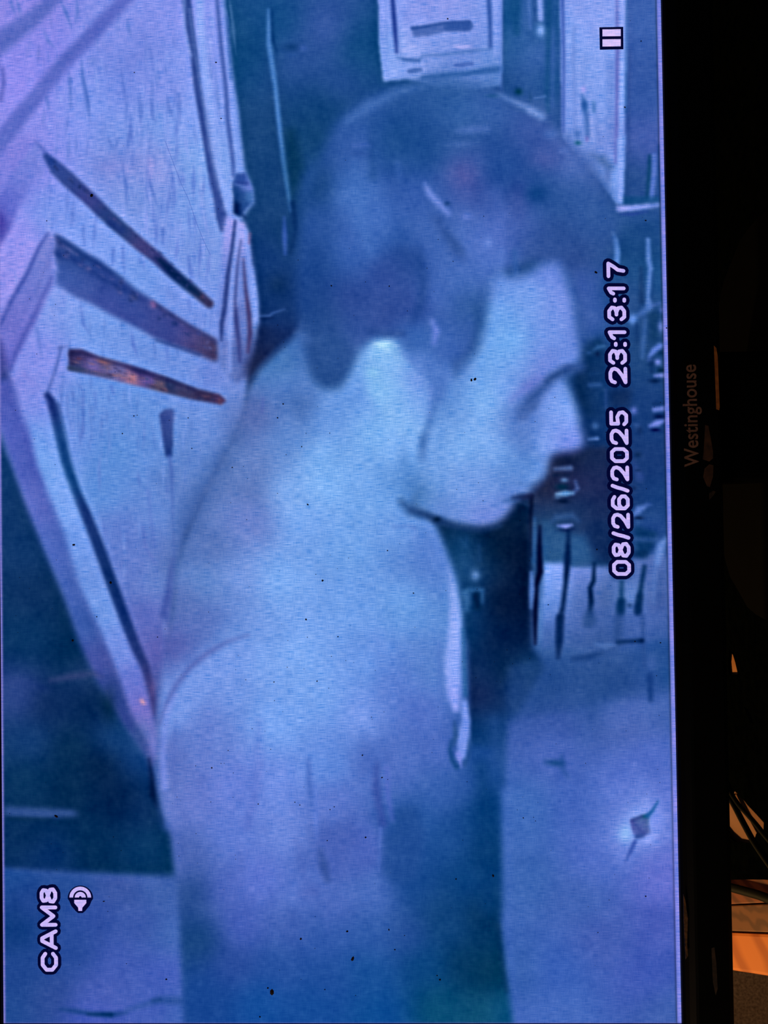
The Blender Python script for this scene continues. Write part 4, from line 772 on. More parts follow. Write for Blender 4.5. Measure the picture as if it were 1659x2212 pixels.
    blob(1150, 1000, 18, 26, (88, 138, 215), .35)
    # bright ear / neck patch
    fill([(800, 750), (825, 737), (852, 738), (865, 760), (885, 785), (908, 800), (925, 840), (930, 880), (915, 940), (870, 940), (830, 900), (795, 850), (785, 800)], [(830, 750, 150, 205, 255), (860, 780, 128, 182, 248), (800, 800, 122, 178, 245), (860, 840, 132, 188, 252), (900, 860, 122, 170, 245), (810, 830, 135, 195, 252), (860, 900, 135, 188, 252), (895, 820, 118, 155, 238)], 8, .9, sig=25)
    blob(828, 745, 22, 10, (172, 222, 255), .8); blob(806, 805, 18, 14, (150, 210, 255), .5); line([(873, 765), (900, 785), (912, 800)], [6, 12, 8], (98, 140, 222), 5, .6)
    # soft locks over the collar
    line([(640, 720), (600, 752), (562, 792), (545, 815)], [4, 5, 5, 4], (45, 95, 165), 5, .5)
    line([(610, 850), (600, 880), (585, 930)], [10, 14, 10], (70, 105, 178), 14, .45); line([(650, 740), (655, 800), (672, 850)], [14, 16, 10], (88, 128, 205), 12, .4)
    blob(640, 870, 40, 34, (70, 112, 185), .45); line([(568, 860), (566, 890)], 3, (80, 95, 185), 3, .5)


TINT = (0.975, 0.965, 0.96)


def finish():
    """sharpening halos, block noise of the video codec and the final tint"""
    global CAN
    low = blur(CAN, 5.0)
    CAN = CAN + (CAN - low) * 0.35
    low = blur(CAN, 22.0)
    CAN = CAN + (CAN - low) * 0.08
    g = np.random.RandomState(5)
    nz = blur(g.standard_normal((PH, PW)).astype(np.float32), 1.6)
    nz2 = blur(g.standard_normal((PH, PW)).astype(np.float32), 5.0)
    nz = nz / nz.std() * 2.2 + nz2 / nz2.std() * 2.0
    mk = np.clip((115 - CAN[..., 1:2]) / 60, 0, 1)
    CAN = CAN + mk * np.array([3, -3, 2], np.float32)
    CAN = CAN + nz[..., None] * np.array([1.0, 0.9, 0.8], np.float32)
    CAN = np.clip(CAN * np.array(TINT, np.float32), 0, 255)

# ---------------- setting ----------------
m_wall = surface('wall_plaster', (150, 134, 118), 0.9, (96, 82, 70), (160, 160, 160), 6, 0.2, 0.3, 0.3, 0.7)
m_carpet = surface('carpet', (196, 148, 112), 0.95, (120, 90, 68), (420, 420, 420), 6, 0.2, 0.4, 0.3, 0.7)


def struct(name, bm, m):
    o = from_bm(name, bm, m); o['kind'] = 'structure'; return o


struct('floor', box_bm(-1.6, 2.2, -1.8, 1.3, -0.05, 0.0), m_carpet)
struct('wall_back', box_bm(-1.6, 2.2, 1.3, 1.4, 0.0, 2.5), m_wall)
struct('wall_left', box_bm(-1.7, -1.6, -1.8, 1.4, 0.0, 2.5), m_wall)
struct('wall_right', box_bm(2.2, 2.3, -1.8, 1.4, 0.0, 2.5), m_wall)
struct('baseboard_back', box_bm(-1.6, 2.2, 1.285, 1.3, 0.0, 0.09, 0.004), surface('baseboard_paint', (60, 50, 42), 0.6))

# ---------------- table ----------------
TT = ZO - 0.075
ang = math.radians(28)
table = thing('wooden_table', 'low wooden slatted table with a plank coloured lamplit orange at its left end, under the monitor', 'table', (0, 0, 0))
rotT = Matrix.Rotation(ang, 4, 'Z')


def tpart(name, bm, mat):
    bmesh.ops.transform(bm, matrix=rotT, verts=bm.verts)
    return from_bm(name, bm, mat, table)


W_LIT = wood('lamplit', (232, 134, 62), (196, 104, 44), rot=0.75, scale=13, stretch=0.6, dist=5.0)  # lit wood: its brightness is put into the plank colour
W_BROWN = wood('brown_shaded_wood', (122, 74, 46), (92, 52, 32), rot=-0.5, scale=30, stretch=0.7, dist=9.0)  # shaded wood: the darker tone is painted into the plank colour
W_RED = wood('red_brown_wood', (132, 66, 38), (96, 44, 26), scale=30)
W_TAN = wood('tan_wood', (166, 118, 92), (152, 104, 80), scale=10)
W_LIGHT = wood('light_wood', (206, 142, 96), (194, 130, 84), scale=18)
edges = [0.0200, 0.0449, 0.0618, 0.0785]
while edges[-1] < 0.86:
    edges.append(edges[-1] + 0.052)
for i in range(len(edges) - 1):
    a, b = edges[i], edges[i + 1]
    mat = (W_LIT, W_BROWN, W_RED, W_TAN, W_TAN, W_LIGHT)[min(i, 5)] if i < 7 else W_BROWN
    o = tpart('plank', box_bm(a + 0.0004, b - 0.0004, -0.62, 0.42, TT - 0.022, TT, 0.0008 if i else 0.002), mat)
    if i == 0:
        o['label'] = 'bright orange edge plank with its light painted in'
W_LEG = wood('leg_wood', (120, 72, 40), (90, 52, 28), scale=20)
for sx in (0.05, 0.79):
    for sy in (-0.58, 0.34):
        tpart('leg', box_bm(sx, sx + 0.05, sy, sy + 0.05, 0.0, TT - 0.082, 0.003), W_LEG)
for nm, bx in (('rail', (0.05, 0.84, -0.57, -0.55)), ('rail', (0.05, 0.84, 0.35, 0.37)), ('rail', (0.06, 0.08, -0.55, 0.35)), ('rail', (0.81, 0.83, -0.55, 0.35))):
    tpart(nm, box_bm(*bx, TT - 0.082, TT - 0.022, 0.002), W_LEG)

# ---------------- dark cloth with gaps between its folds ----------------
m_cloth = surface('black_cloth', (5, 7, 7), 0.95, (2, 3, 4), (160, 160, 160), 5, 0.0, 0.5)
outer = [(0.135, -0.125), (0.0591, 0.0490), (0.0321, 0.1054), (-0.01, 0.19), (0.01, 0.30), (0.2, 0.335), (0.45, 0.33), (0.66, 0.31), (0.68, 0.1), (0.65, -0.09), (0.4, -0.13)]
hole1 = [(0.1996, 0.0937), (0.1967, 0.0880), (0.1920, 0.0846), (0.1846, 0.0808), (0.1816, 0.0952), (0.1886, 0.0964)]
hole2 = [(0.0867, 0.1100), (0.0937, 0.0987), (0.1000, 0.0935), (0.1036, 0.0910), (0.1031, 0.0819), (0.1005, 0.0690), (0.0999, 0.0589), (0.0991, 0.0430), (0.0900, 0.0440), (0.0870, 0.0533), (0.0797, 0.0592), (0.0745, 0.0660), (0.0722, 0.0735), (0.0672, 0.0870), (0.0665, 0.0993), (0.0690, 0.1090)]
hole3 = [(0.1647, 0.0735), (0.1639, 0.0643), (0.1560, 0.0590), (0.1563, 0.0640)]


def in_poly(x, y, P):
    c = False
    for i in range(len(P)):
        (a, b), (d, e) = P[i], P[(i + 1) % len(P)]
        if (b > y) != (e > y) and x < (d - a) * (y - b) / (e - b) + a:
            c = not c
    return c


R = random.Random(4)
pts = [Vector(p) for p in outer + hole1 + hole2 + hole3]
edg = []; k0 = 0
for L in (outer, hole1, hole2, hole3):
    edg += [(k0 + i, k0 + (i + 1) % len(L)) for i in range(len(L))]; k0 += len(L)
for i in range(-1, 46):
    for j in range(-9, 23):
        x, y = i * 0.0155 + R.uniform(-.003, .003), j * 0.0155 + R.uniform(-.003, .003)
        if in_poly(x, y, outer) and not any(in_poly(x, y, h) for h in (hole1, hole2, hole3)):
            pts.append(Vector((x, y)))
vs, es, fs = delaunay_2d_cdt(pts, edg, [], 0, 1e-6)[:3]
bm = bmesh.new()
bv = []
for p in vs:
    flat = 0.14 < p.x < 0.52 and -0.11 < p.y < 0.125
    w = 0.0 if flat else 0.0016 * (1 + math.sin(p.x * 95 + p.y * 40) * math.cos(p.y * 120 - p.x * 30))
    bv.append(bm.verts.new((p.x, p.y, TT + 0.0006 + w)))
for f in fs:
    cx = sum(vs[i].x for i in f) / len(f); cy = sum(vs[i].y for i in f) / len(f)
    if in_poly(cx, cy, outer) and not any(in_poly(cx, cy, h) for h in (hole1, hole2, hole3)):
        try:
            bm.faces.new([bv[i] for i in f])
        except ValueError:
            pass
bmesh.ops.delete(bm, geom=[v for v in bm.verts if not v.link_faces], context='VERTS')
r = bmesh.ops.extrude_face_region(bm, geom=list(bm.faces))
bmesh.ops.translate(bm, vec=(0, 0, 0.0016), verts=[g for g in r['geom'] if isinstance(g, bmesh.types.BMVert)])
bmesh.ops.recalc_face_normals(bm, faces=bm.faces)
o = from_bm('table_cloth', bm, m_cloth, smooth=False)
o['label'] = 'crumpled black cloth with gaps in it, spread on the table under the monitor'; o['category'] = 'cloth'


# ---------------- cables ----------------
m_cable = surface('black_cable', (10, 14, 15), 0.6, (6, 9, 10), (300, 300, 300), 4, 0.12)


def tube(name, path, rad, mat, parent=None, seg=10):
    bm = bmesh.new(); rings = []
    P = [Vector(p) for p in path]
    # Catmull-Rom refinement
    Q = []
    for i in range(len(P) - 1):
        a, b, c, d = P[max(i - 1, 0)], P[i], P[i + 1], P[min(i + 2, len(P) - 1)]
        for s in range(6):
            t = s / 6
            Q.append(0.5 * ((2 * b) + (c - a) * t + (2 * a - 5 * b + 4 * c - d) * t * t + (3 * b - a - 3 * c + d) * t ** 3))
    Q.append(P[-1])
    for i, q in enumerate(Q):
        d = (Q[min(i + 1, len(Q) - 1)] - Q[max(i - 1, 0)]).normalized()
        s = d.cross(Vector((0, 0, 1))).normalized(); u = s.cross(d)
        rings.append([bm.verts.new(q + (s * math.cos(2 * math.pi * k / seg) + u * math.sin(2 * math.pi * k / seg)) * rad) for k in range(seg)])
    for i in range(len(rings) - 1):
        for k in range(seg):
            bm.faces.new((rings[i][k], rings[i][(k + 1) % seg], rings[i + 1][(k + 1) % seg], rings[i + 1][k]))
    bm.faces.new(rings[0][::-1]); bm.faces.new(rings[-1])
    return from_bm(name, bm, mat, parent, True)


CZ = TT + 0.0045
for path, rad, lab in (
        ([(0.150, 0.135), (0.118, 0.113), (0.0985, 0.095), (0.0905, 0.081), (0.0845, 0.069), (0.0790, 0.056), (0.072, 0.030), (0.060, -0.02), (0.055, -0.10)], 0.0021, 'black cable crossing the gap in the cloth, nearer the orange plank'),
        ([(0.155, 0.150), (0.125, 0.118), (0.1025, 0.0945), (0.0962, 0.0800), (0.0945, 0.0680), (0.0925, 0.0540), (0.0895, 0.0380), (0.085, 0.0), (0.09, -0.09)], 0.0017, 'black cable crossing the gap in the cloth, farther from the orange plank'),
        ([(-0.02, 0.20), (0.005, 0.145), (0.0235, 0.118), (0.0345, 0.0885), (0.0440, 0.0630), (0.0525, 0.0385), (0.062, 0.0), (0.066, -0.10)], 0.0030, 'thick black cable lying along the left edge of the cloth')):
    o = tube('cable', [(x, y, (CZ if rad < 0.0025 else TT + 0.0062)) for x, y in path], rad, m_cable)
    o['label'] = lab; o['category'] = 'cable'; o['group'] = 'black cables on the table'

# ---------------- the monitor ----------------
tv = thing('monitor', 'black-framed flat screen monitor showing a paused security camera picture', 'monitor', (0.354, 0.0, TT))
TVM = Matrix.Translation((-0.354, 0, -TT + ZO))   # screen coordinates -> parent space
SW, SH = 0.708, 0.398
m_case = surface('satin_black_plastic', (5, 8, 9), 0.45, (3, 5, 7), (40, 40, 40), 3, 0.06)
m_matt = surface('matt_black_plastic', (14, 16, 17), 0.6, (9, 11, 12), (90, 90, 90), 3, 0.2)
m_lip = surface('inner_lip_plastic', (3, 4, 6), 0.6, (2, 3, 4), (90, 90, 90), 3, 0.05)


def part(name, bm, mat, parent=tv, smooth=False, label=None):
    bmesh.ops.transform(bm, matrix=TVM if parent is tv else TVM, verts=bm.verts)
    o = from_bm(name, bm, mat, parent, smooth)
    if label:
        o['label'] = label
    return o


def sweep(profile_of, closed=False):
    """profile swept round the screen's rectangle; profile_of(side) -> list of (outward, y)"""
    bm = bmesh.new(); cor = []
    prof = {s: profile_of(s) for s in 'blrt'}
    n = len(prof['b'])
    for (sx, sz) in (('l', 'b'), ('r', 'b'), ('r', 't'), ('l', 't')):
        ring = []
        for i in range(n):
            ox, y = prof[sx][i]; oz = prof[sz][i][0]
            ring.append(bm.verts.new((-ox if sx == 'l' else SW + ox, y, -oz if sz == 'b' else SH + oz)))
        cor.append(ring)
    for c in range(4):
        a, b = cor[c], cor[(c + 1) % 4]
        for i in range(n - (0 if closed else 1)):
            j = (i + 1) % n
            bm.faces.new((a[i], b[i], b[j], a[j]))
    bmesh.ops.recalc_face_normals(bm, faces=bm.faces)
    return bm


BW = {'b': 0.0285, 'l': 0.021, 'r': 0.021, 't': 0.021}
part('bezel', sweep(lambda s: [(0.0030, -0.0052), (0.0060, -0.0070), (0.0075, -0.0074), (BW[s] - 0.0035, -0.0074), (BW[s] - 0.0012, -0.0066), (BW[s], -0.0040), (BW[s], 0.0300), (BW[s] - 0.003, 0.0300), (0.0030, 0.0020)], True), m_case, smooth=False)
part('inner_lip', sweep(lambda s: [(0.0000, 0.0012), (0.0000, -0.0026), (0.0012, -0.0040), (0.0031, -0.0050), (0.0031, 0.0012)], True), m_lip, label='matt black inner lip around the picture')
part('back_housing', box_bm(-0.012, SW + 0.012, 0.0035, 0.052, -0.018, SH + 0.012, 0.008, 3), m_matt)
part('stand_neck', box_bm(0.314, 0.394, 0.012, 0.046, -0.068, 0.05, 0.006, 3), m_lip)
bm = bmesh.new()
ring = [[], []]
for k in range(48):
    t = 2 * math.pi * k / 48
    cx, sy = math.cos(t), math.sin(t)
    x = 0.354 + 0.125 * math.copysign(abs(cx) ** 0.6, cx); y = 0.004 + 0.088 * math.copysign(abs(sy) ** 0.7, sy)
    ring[0].append(bm.verts.new((x, y, -0.0723))); ring[1].append(bm.verts.new((x, y, -0.0655)))
bm.faces.new(ring[0][::-1]); top = bm.faces.new(ring[1])
for k in range(48):
    bm.faces.new((ring[0][k], ring[0][(k + 1) % 48], ring[1][(k + 1) % 48], ring[1][k]))
bmesh.ops.bevel(bm, geom=list(top.edges), offset=0.002, segments=2, affect='EDGES')
part('stand_base', bm, m_lip)


# warm reflections along the frame, painted as thin brown and orange flakes
def flake(P, y, mat, name='reflection', lab=None, th=0.0002, parent=tv):
    bm = bmesh.new()
    f = bm.faces.new([bm.verts.new((x, y, z)) for x, z in P])
    r = bmesh.ops.extrude_face_region(bm, geom=[f])
    bmesh.ops.translate(bm, vec=(0, -th, 0), verts=[g for g in r['geom'] if isinstance(g, bmesh.types.BMVert)])
    bmesh.ops.recalc_face_normals(bm, faces=bm.faces)
    return part(name, bm, mat, parent, label=lab)


m_sm1 = surface('orange_reflection', (190, 118, 52), 0.7, (150, 88, 40), (300, 300, 300))
m_sm2 = surface('brown_reflection', (88, 60, 42), 0.7, (48, 34, 26), (260, 260, 260), lo=0.3, hi=0.7)
m_sm3 = surface('faint_reflection', (56, 42, 30), 0.7, (22, 20, 16), (300, 300, 300), lo=0.35, hi=0.7)
m_sm1b = surface('thin_tan_reflection', (112, 80, 44), 0.7, (50, 38, 24), (500, 500, 500), lo=0.35, hi=0.6)
flake([(0.3923, -0.0236), (0.3909, -0.0249), (0.3861, -0.0256), (0.3566, -0.0261), (0.355, -0.0258), (0.3556, -0.0242)], -0.0076, m_sm1, lab='orange-brown painted reflection strip on the outer edge of the frame')
flake([(0.3466, -0.0177), (0.3461, -0.0195), (0.3393, -0.0207), (0.3313, -0.0218), (0.3273, -0.0218), (0.3255, -0.0196), (0.3269, -0.0159), (0.3314, -0.0166), (0.3407, -0.0173)], -0.0074, m_sm2, lab='brown reflection painted below the lettering')
flake([(0.3215, -0.0169), (0.3239, -0.0196), (0.3233, -0.0219), (0.3166, -0.0215), (0.3108, -0.0196), (0.3114, -0.018), (0.3167, -0.016)], -0.0074, m_sm2, lab='brown reflection painted below the first letter')
flake([(0.3074, -0.0192), (0.3086, -0.0216), (0.3081, -0.0229), (0.3055, -0.0213), (0.3034, -0.0191)], -0.0074, m_sm3, lab='faint painted brown reflection')
flake([(0.0781, 0.0002), (0.0747, -0.0008), (0.0642, -0.0021), (0.0497, -0.0013), (0.0432, -0.0017), (0.0413, -0.0003), (0.051, -0.0), (0.0629, 0.0003)], -0.0074, m_sm1b, lab='thin tan reflection painted beside the picture')
flake([(0.0476, -0.0151), (0.0481, -0.0167), (0.0392, -0.0176), (0.0248, -0.0181), (0.0209, -0.0169), (0.0287, -0.0155)], -0.0074, m_sm3, lab='faint tan reflection painted near the frame corner')


# lettering on the lower frame
cu = bpy.data.curves.new('lettering', 'FONT'); cu.body = 'Westinghouse'; cu.size = 1; cu.offset = 0.012; cu.extrude = 0.01; cu.space_character = 1.02
tmp = bpy.data.objects.new('lettering', cu); COL.objects.link(tmp)
bpy.context.view_layer.update()
me = bpy.data.meshes.new_from_object(tmp.evaluated_get(bpy.context.evaluated_depsgraph_get()))
bpy.data.objects.remove(tmp)
n = len(me.vertices); co = np.empty(n * 3, np.float32); me.vertices.foreach_get('co', co); co = co.reshape(-1, 3)
lo, hi = co.min(0), co.max(0)
q = (co - lo) / (hi - lo)
X = 0.3226 + q[:, 0] * (0.3816 - 0.3226)
Z = -0.0161 + q[:, 1] * 0.0108 + (q[:, 0]) * 0.0005 - 0.0002
new = np.stack([X - 0.354, -0.0074 - 0.00015 * q[:, 2], Z + ZO - TT], 1).astype(np.float32)
me.vertices.foreach_set('co', new.ravel()); me.update(); me.materials.clear()
o = link('brand_lettering', me, surface('grey_print', (150, 118, 104), 0.6, (126, 96, 84), (500, 500, 500)), tv)
o['label'] = 'dull grey-brown maker lettering on the lower frame'

# ---------------- the picture on the screen ----------------
HM = np.array([[-2.79276515e+01, -3.67886452e+03, 1.47217721e+03], [-3.68536316e+03, 1.12705792e+02, 2.21070000e+03], [3.28488899e-02, 5.09819476e-02, 1.0]])
HI = np.linalg.inv(HM)


def to_screen(u, v):
    q = HI @ np.array([u, v, 1.0])
    return q[0] / q[2], q[1] / q[2]


paint()
finish()
print('painted')

hs = np.concatenate([np.arange(0, 0.6085, 0.00068), np.linspace(0.6085, SW, 50)])
zs = np.linspace(0, SH, int(SH / 0.00068) + 1)
GX, GZ = np.meshgrid(hs, zs)
den = HM[2, 0] * GX + HM[2, 1] * GZ + 1
U = (HM[0, 0] * GX + HM[0, 1] * GZ + HM[0, 2]) / den
V = (HM[1, 0] * GX + HM[1, 1] * GZ + HM[1, 2]) / den
fu = np.clip((U - PX0) / PS - 0.5, 0, PW - 1.001); fv = np.clip((V - PY0) / PS - 0.5, 0, PH - 1.001)
iu = fu.astype(int); iv = fv.astype(int); du = (fu - iu)[..., None]; dv = (fv - iv)[..., None]
C = (CAN[iv, iu] * (1 - du) + CAN[iv, iu + 1] * du) * (1 - dv) + (CAN[iv + 1, iu] * (1 - du) + CAN[iv + 1, iu + 1] * du) * dv
# the pale line that the panel shows along its lower and upper rim
tz = GZ / 0.000272
rim_low = np.clip((9.0 - tz) / 2.0, 0, 1)[..., None]; dark_low = (np.clip((13.5 - tz) / 4.0, 0, 1)[..., None] - rim_low).clip(0, 1)
wv = (0.5 + 0.5 * np.sin(GX * 160) * np.sin(GX * 47 + 1))[..., None]
C = C * (1 - 0.35 * dark_low)
C = C * (1 - rim_low) + (np.array([112, 128, 222.]) + wv * np.array([26, 12, 12.])) * rim_low
tu = (SH - GZ) / 0.000272
rim_up = np.clip((5.5 - tu) / 2.0, 0, 1)[..., None]
C = C * (1 - rim_up) + np.array([118, 118, 200.]) * rim_up
tl = GX / 0.000272
rim_l = (np.clip((3.0 - tl) / 2.0, 0, 1) * 0.6)[..., None]
C = C * (1 - rim_l) + np.array([95, 90, 170.]) * rim_l
C = np.clip(C, 0, 255) / 255
LIN = np.where(C <= 0.04045, C / 12.92, ((C + 0.055) / 1.055) ** 2.4).astype(np.float32)

nr, nc = GX.shape
cu_, cv_ = (U[:-1, :-1] + U[1:, 1:]) / 2, (V[:-1, :-1] + V[1:, 1:]) / 2
ci = np.clip(((cu_ - PX0) / PS).astype(int), 0, PW - 1); cj = np.clip(((cv_ - PY0) / PS).astype(int), 0, PH - 1)
REGQ = REG[cj, ci]
m_panel = panel_material('lit_panel')


def picture_piece(name, ids, parent, label=None):
    sel = np.isin(REGQ, ids)
    r, c = np.nonzero(sel)
    a = r * nc + c
    quads = np.stack([a, a + 1, a + nc + 1, a + nc], 1)
    used, inv = np.unique(quads, return_inverse=True)
    inv = inv.reshape(-1).astype(np.int32)
    me = bpy.data.meshes.new(name)
    me.vertices.add(len(used)); me.loops.add(len(inv)); me.polygons.add(len(quads))
    co = np.zeros((len(used), 3), np.float32)
    co[:, 0] = GX.ravel()[used] - 0.354; co[:, 2] = GZ.ravel()[used] + ZO - TT
    me.vertices.foreach_set('co', co.ravel())
    me.loops.foreach_set('vertex_index', inv)
    me.polygons.foreach_set('loop_start', np.arange(0, len(inv), 4, dtype=np.int32))
    me.update(calc_edges=True)
    at = me.color_attributes.new('picture', 'FLOAT_COLOR', 'POINT')
    col = np.ones((len(used), 4), np.float32); col[:, :3] = LIN.reshape(-1, 3)[used]
    at.data.foreach_set('color', col.ravel())
    o = link(name, me, m_panel, parent)
    if label:
        o['label'] = label
    return o


screen = picture_piece('screen', [0], tv, 'blue-lit screen, dark back wall of the room shown in the picture')
for nm, ids, lab in (('wall_panelling', [6], 'pale panelled wall with dark grooves, left in the picture'), ('window_picture', [1], 'pale framed window at the top of the picture'),
                     ('door_picture', [2], 'pale door with frame at the top right of the picture'), ('fittings_picture', [3], 'dark rack of small fittings beside the nose'),
                     ('floor_picture', [4], 'blue floor at the lower right of the picture'), ('stools_picture', [9], 'thin dark stool legs against a lit patch of floor'), ('column_picture', [5], 'almost black column below the chin'),
                     ('recess_picture', [7], 'dark recess at the lower left of the picture'), ('cupboard_picture', [8], 'pale blue block in the lower left corner of the picture')):
    picture_piece(nm, ids, screen, lab)
man = picture_piece('person_picture', [10], tv, 'person in a pale jacket shown in side view, head bent down')
picture_piece('hair', [11], man, 'dark short hair'); picture_piece('face', [12], man, 'pale face in profile')


# ---------------- writing and symbols laid over the picture ----------------
def capsules(strokes, w, y, name, mat, parent, label=None, n=5):
    """thick strokes (picture coordinates) as flat rounded bars"""
    bm = bmesh.new()
    for S in strokes:
        for i in range(len(S) - 1):
            (ax, ay), (bx, by) = S[i], S[i + 1]
            t = math.atan2(by - ay, bx - ax); P = []
            for k in range(n + 1):
                q = t + math.pi / 2 + math.pi * k / n
                P.append((ax + w / 2 * math.cos(q), ay + w / 2 * math.sin(q)))
            for k in range(n + 1):
                q = t - math.pi / 2 + math.pi * k / n
                P.append((bx + w / 2 * math.cos(q), by + w / 2 * math.sin(q)))
            V_ = []
            for p in P:
                sx, sz = to_screen(*p); V_.append(bm.verts.new((sx, y, sz)))
            f = bm.faces.new(V_)
    bm.normal_update()
    for f in bm.faces:
        if f.normal.y > 0:
            f.normal_flip()
    return part(name, bm, mat, parent, label=label)


GL = {  # strokes in a box: u along the writing, v down from the top
    '0': [[(0, .22), (0, .78), (.25, 1), (.75, 1), (1, .78), (1, .22), (.75, 0), (.25, 0), (0, .22)]],
    '1': [[(0, .3), (.15, .16), (.8, .0), (.8, 1)]],
    '2': [[(0, .3), (.08, .1), (.3, 0), (.7, 0), (.95, .12), (1, .3), (.9, .5), (.5, .78), (0, 1), (1, 1)]],
    '3': [[(0, .22), (.2, 0), (.7, 0), (1, .18), (.95, .38), (.6, .48), (.95, .6), (1, .82), (.7, 1), (.2, 1), (0, .8)], [(.4, .48), (.65, .48)]],
    '5': [[(1, 0), (.05, 0), (.05, .46), (.6, .4), (.95, .55), (1, .78), (.75, 1), (.2, 1), (0, .85)]],
    '6': [[(.95, .12), (.7, 0), (.25, 0), (0, .25), (0, .8), (.25, 1), (.75, 1), (1, .82), (1, .6), (.75, .42), (.3, .42), (.02, .58)]],
    '7': [[(0, 0), (1, 0), (.75, .35), (.5, .62), (.42, 1)]],
    '8': [[(.5, .46), (.12, .34), (.08, .12), (.3, 0), (.7, 0), (.92, .12), (.88, .34), (.5, .46), (.05, .62), (.02, .84), (.3, 1), (.7, 1), (.98, .84), (.95, .62), (.5, .46)]],
    '/': [[(0, 1), (.35, .68), (.65, .3), (1, 0)]],
    'C': [[(1, .22), (.75, .02), (.3, .02), (0, .3), (0, .72), (.3, 1), (.75, 1), (1, .78)]],
    'A': [[(0, 1), (.42, 0), (.58, 0), (1, 1)], [(.2, .7), (.8, .7)]],
    'M': [[(0, 1), (0, 0), (.5, .85), (1, 0), (1, 1)]],
}


def lay(text, spots, x_of, cap, w):
    out = []
    for ch, (ya, yb) in zip(text, spots):
        h = w / 2
        if ch == ':':
            for v in (.42, .9):
                x = x_of((ya + yb) / 2) + v * cap
                out.append([(x, ya + h), (x, yb - h)])
            continue
        for S in GL[ch]:
            P = []
            for u, v in S:
                yy = yb - h - u * (yb - ya - 2 * h)
                P.append((x_of(yy) + h + v * (cap - 2 * h), yy))
            out.append(P)
    return out


m_white = panel_material('caption_white', srgb((200, 182, 248)), 0.6)
m_out = panel_material('caption_outline', srgb((3, 6, 48)), 0.3)
stamp = lay('08/26/2025', [(1209, 1244.5), (1169.5, 1206), (1147, 1166.5), (1107, 1143), (1067.5, 1103), (1044.5, 1065), (1005, 1040.5), (965.5, 1001), (925.5, 962), (886, 921.5)], lambda y: 1309.3 + (y - 600) * 0.0190, 42, 9.4) \
    + lay('23:13:17', [(792, 831), (753.5, 789), (738, 750.5), (710, 736), (660, 695), (642.5, 655), (616, 639.5), (565, 602)], lambda y: 1309.3 + (y - 600) * 0.0190, 42, 9.4)
w1 = capsules(stamp, 23.5, -0.0002, 'time_stamp', m_out, screen, 'white date and time 08/26/2025 23:13:17 with dark outline')
capsules(stamp, 7.9, -0.0004, 'time_stamp_lettering', m_white, screen, 'white digits of the date and time')
cam8 = lay('CAM8', [(2054.5, 2099), (2006, 2052), (1954.5, 2002), (1915, 1952.5)], lambda y: 85.3 + (y - 1915) * 0.012, 39.5, 10)
capsules(cam8, 22, -0.0002, 'channel_caption', m_out, screen, 'dark outline of the caption CAM8')
capsules(cam8, 8.2, -0.0004, 'channel_lettering', m_white, screen, 'white letters CAM8')


def flat_poly(name, polys, y, mat, label):
    bm = bmesh.new()
    for P in polys:
        V_ = []
        for p in P:
            sx, sz = to_screen(*p); V_.append(bm.verts.new((sx, y, sz)))
        bm.faces.new(V_)
    bm.normal_update()
    for f in bm.faces:
        if f.normal.y > 0:
            f.normal_flip()
    return part(name, bm, mat, screen, label=label)


def arc(cx, cy, r, a0, a1, n=14):
    return [(cx + r * math.cos(math.radians(a0 + (a1 - a0) * k / n)), cy + r * math.sin(math.radians(a0 + (a1 - a0) * k / n))) for k in range(n + 1)]


m_bar = panel_material('pause_white', srgb((212, 192, 250)), 0.6)
flat_poly('pause_symbol', [[(1294.5, 59.5), (1346, 58.5), (1346.5, 107), (1295.5, 108)]], -0.0002, m_out, 'dark box behind the pause bars')
flat_poly('pause_bar', [[(1301, 64.5), (1340.5, 64), (1340.5, 79), (1301, 79.5)]], -0.0004, m_bar, 'white pause bar')
flat_poly('pause_bar', [[(1301, 86), (1340.5, 85.5), (1340.5, 101), (1301, 101.5)]], -0.0004, m_bar, 'white pause bar')
# loudspeaker sign
sx0, sy0 = 174.0, 1938.0
flat_poly('speaker_symbol', [arc(sx0, sy0 + 2, 27.5, 178, 362, 18) + [(sx0 + 24, 1946), (sx0 + 20, 1956), (sx0 + 10, 1968), (sx0 + 5, 1972), (sx0 - 5, 1972), (sx0 - 10, 1968), (sx0 - 20, 1956), (sx0 - 24, 1946)]], -0.0002, m_out, 'dark outline of the loudspeaker sign')
flat_poly('speaker_wave', [arc(sx0, sy0, 23.5, 180, 360, 18) + arc(sx0, sy0, 15.5, 360, 180, 14), arc(sx0, sy0, 12, 180, 360, 12) + arc(sx0, sy0, 3, 360, 180, 6)], -0.0004, m_white, 'white sound waves of the loudspeaker sign')
flat_poly('speaker_cone', [[(sx0 - 13, 1943), (sx0 + 13, 1943), (sx0 + 13, 1950), (sx0 + 4.5, 1960), (sx0 + 4, 1967), (sx0 - 4, 1967), (sx0 - 4.5, 1960), (sx0 - 13, 1950)]], -0.0004, m_white, 'white cone of the loudspeaker sign')

# ---------------- dust on the glass ----------------
R = random.Random(11)
bm = bmesh.new()


def speck(u, v, r, el=1.0, ang_=0.0, n=6):
    V_ = []
    for k in range(n):
        t = 2 * math.pi * k / n; rr = r * R.uniform(.75, 1.2)
        x, y = rr * math.cos(t) * el, rr * math.sin(t)
        V_.append((u + x * math.cos(ang_) - y * math.sin(ang_), v + x * math.sin(ang_) + y * math.cos(ang_)))
    vs_ = []
    for p in V_:
        a, b = to_screen(*p); vs_.append(bm.verts.new((a, -0.0006, b)))
    c = to_screen(u, v); top_ = bm.verts.new((c[0], -0.0010, c[1]))
    for k in range(n):
        bm.faces.new((vs_[k], vs_[(k + 1) % n], top_))


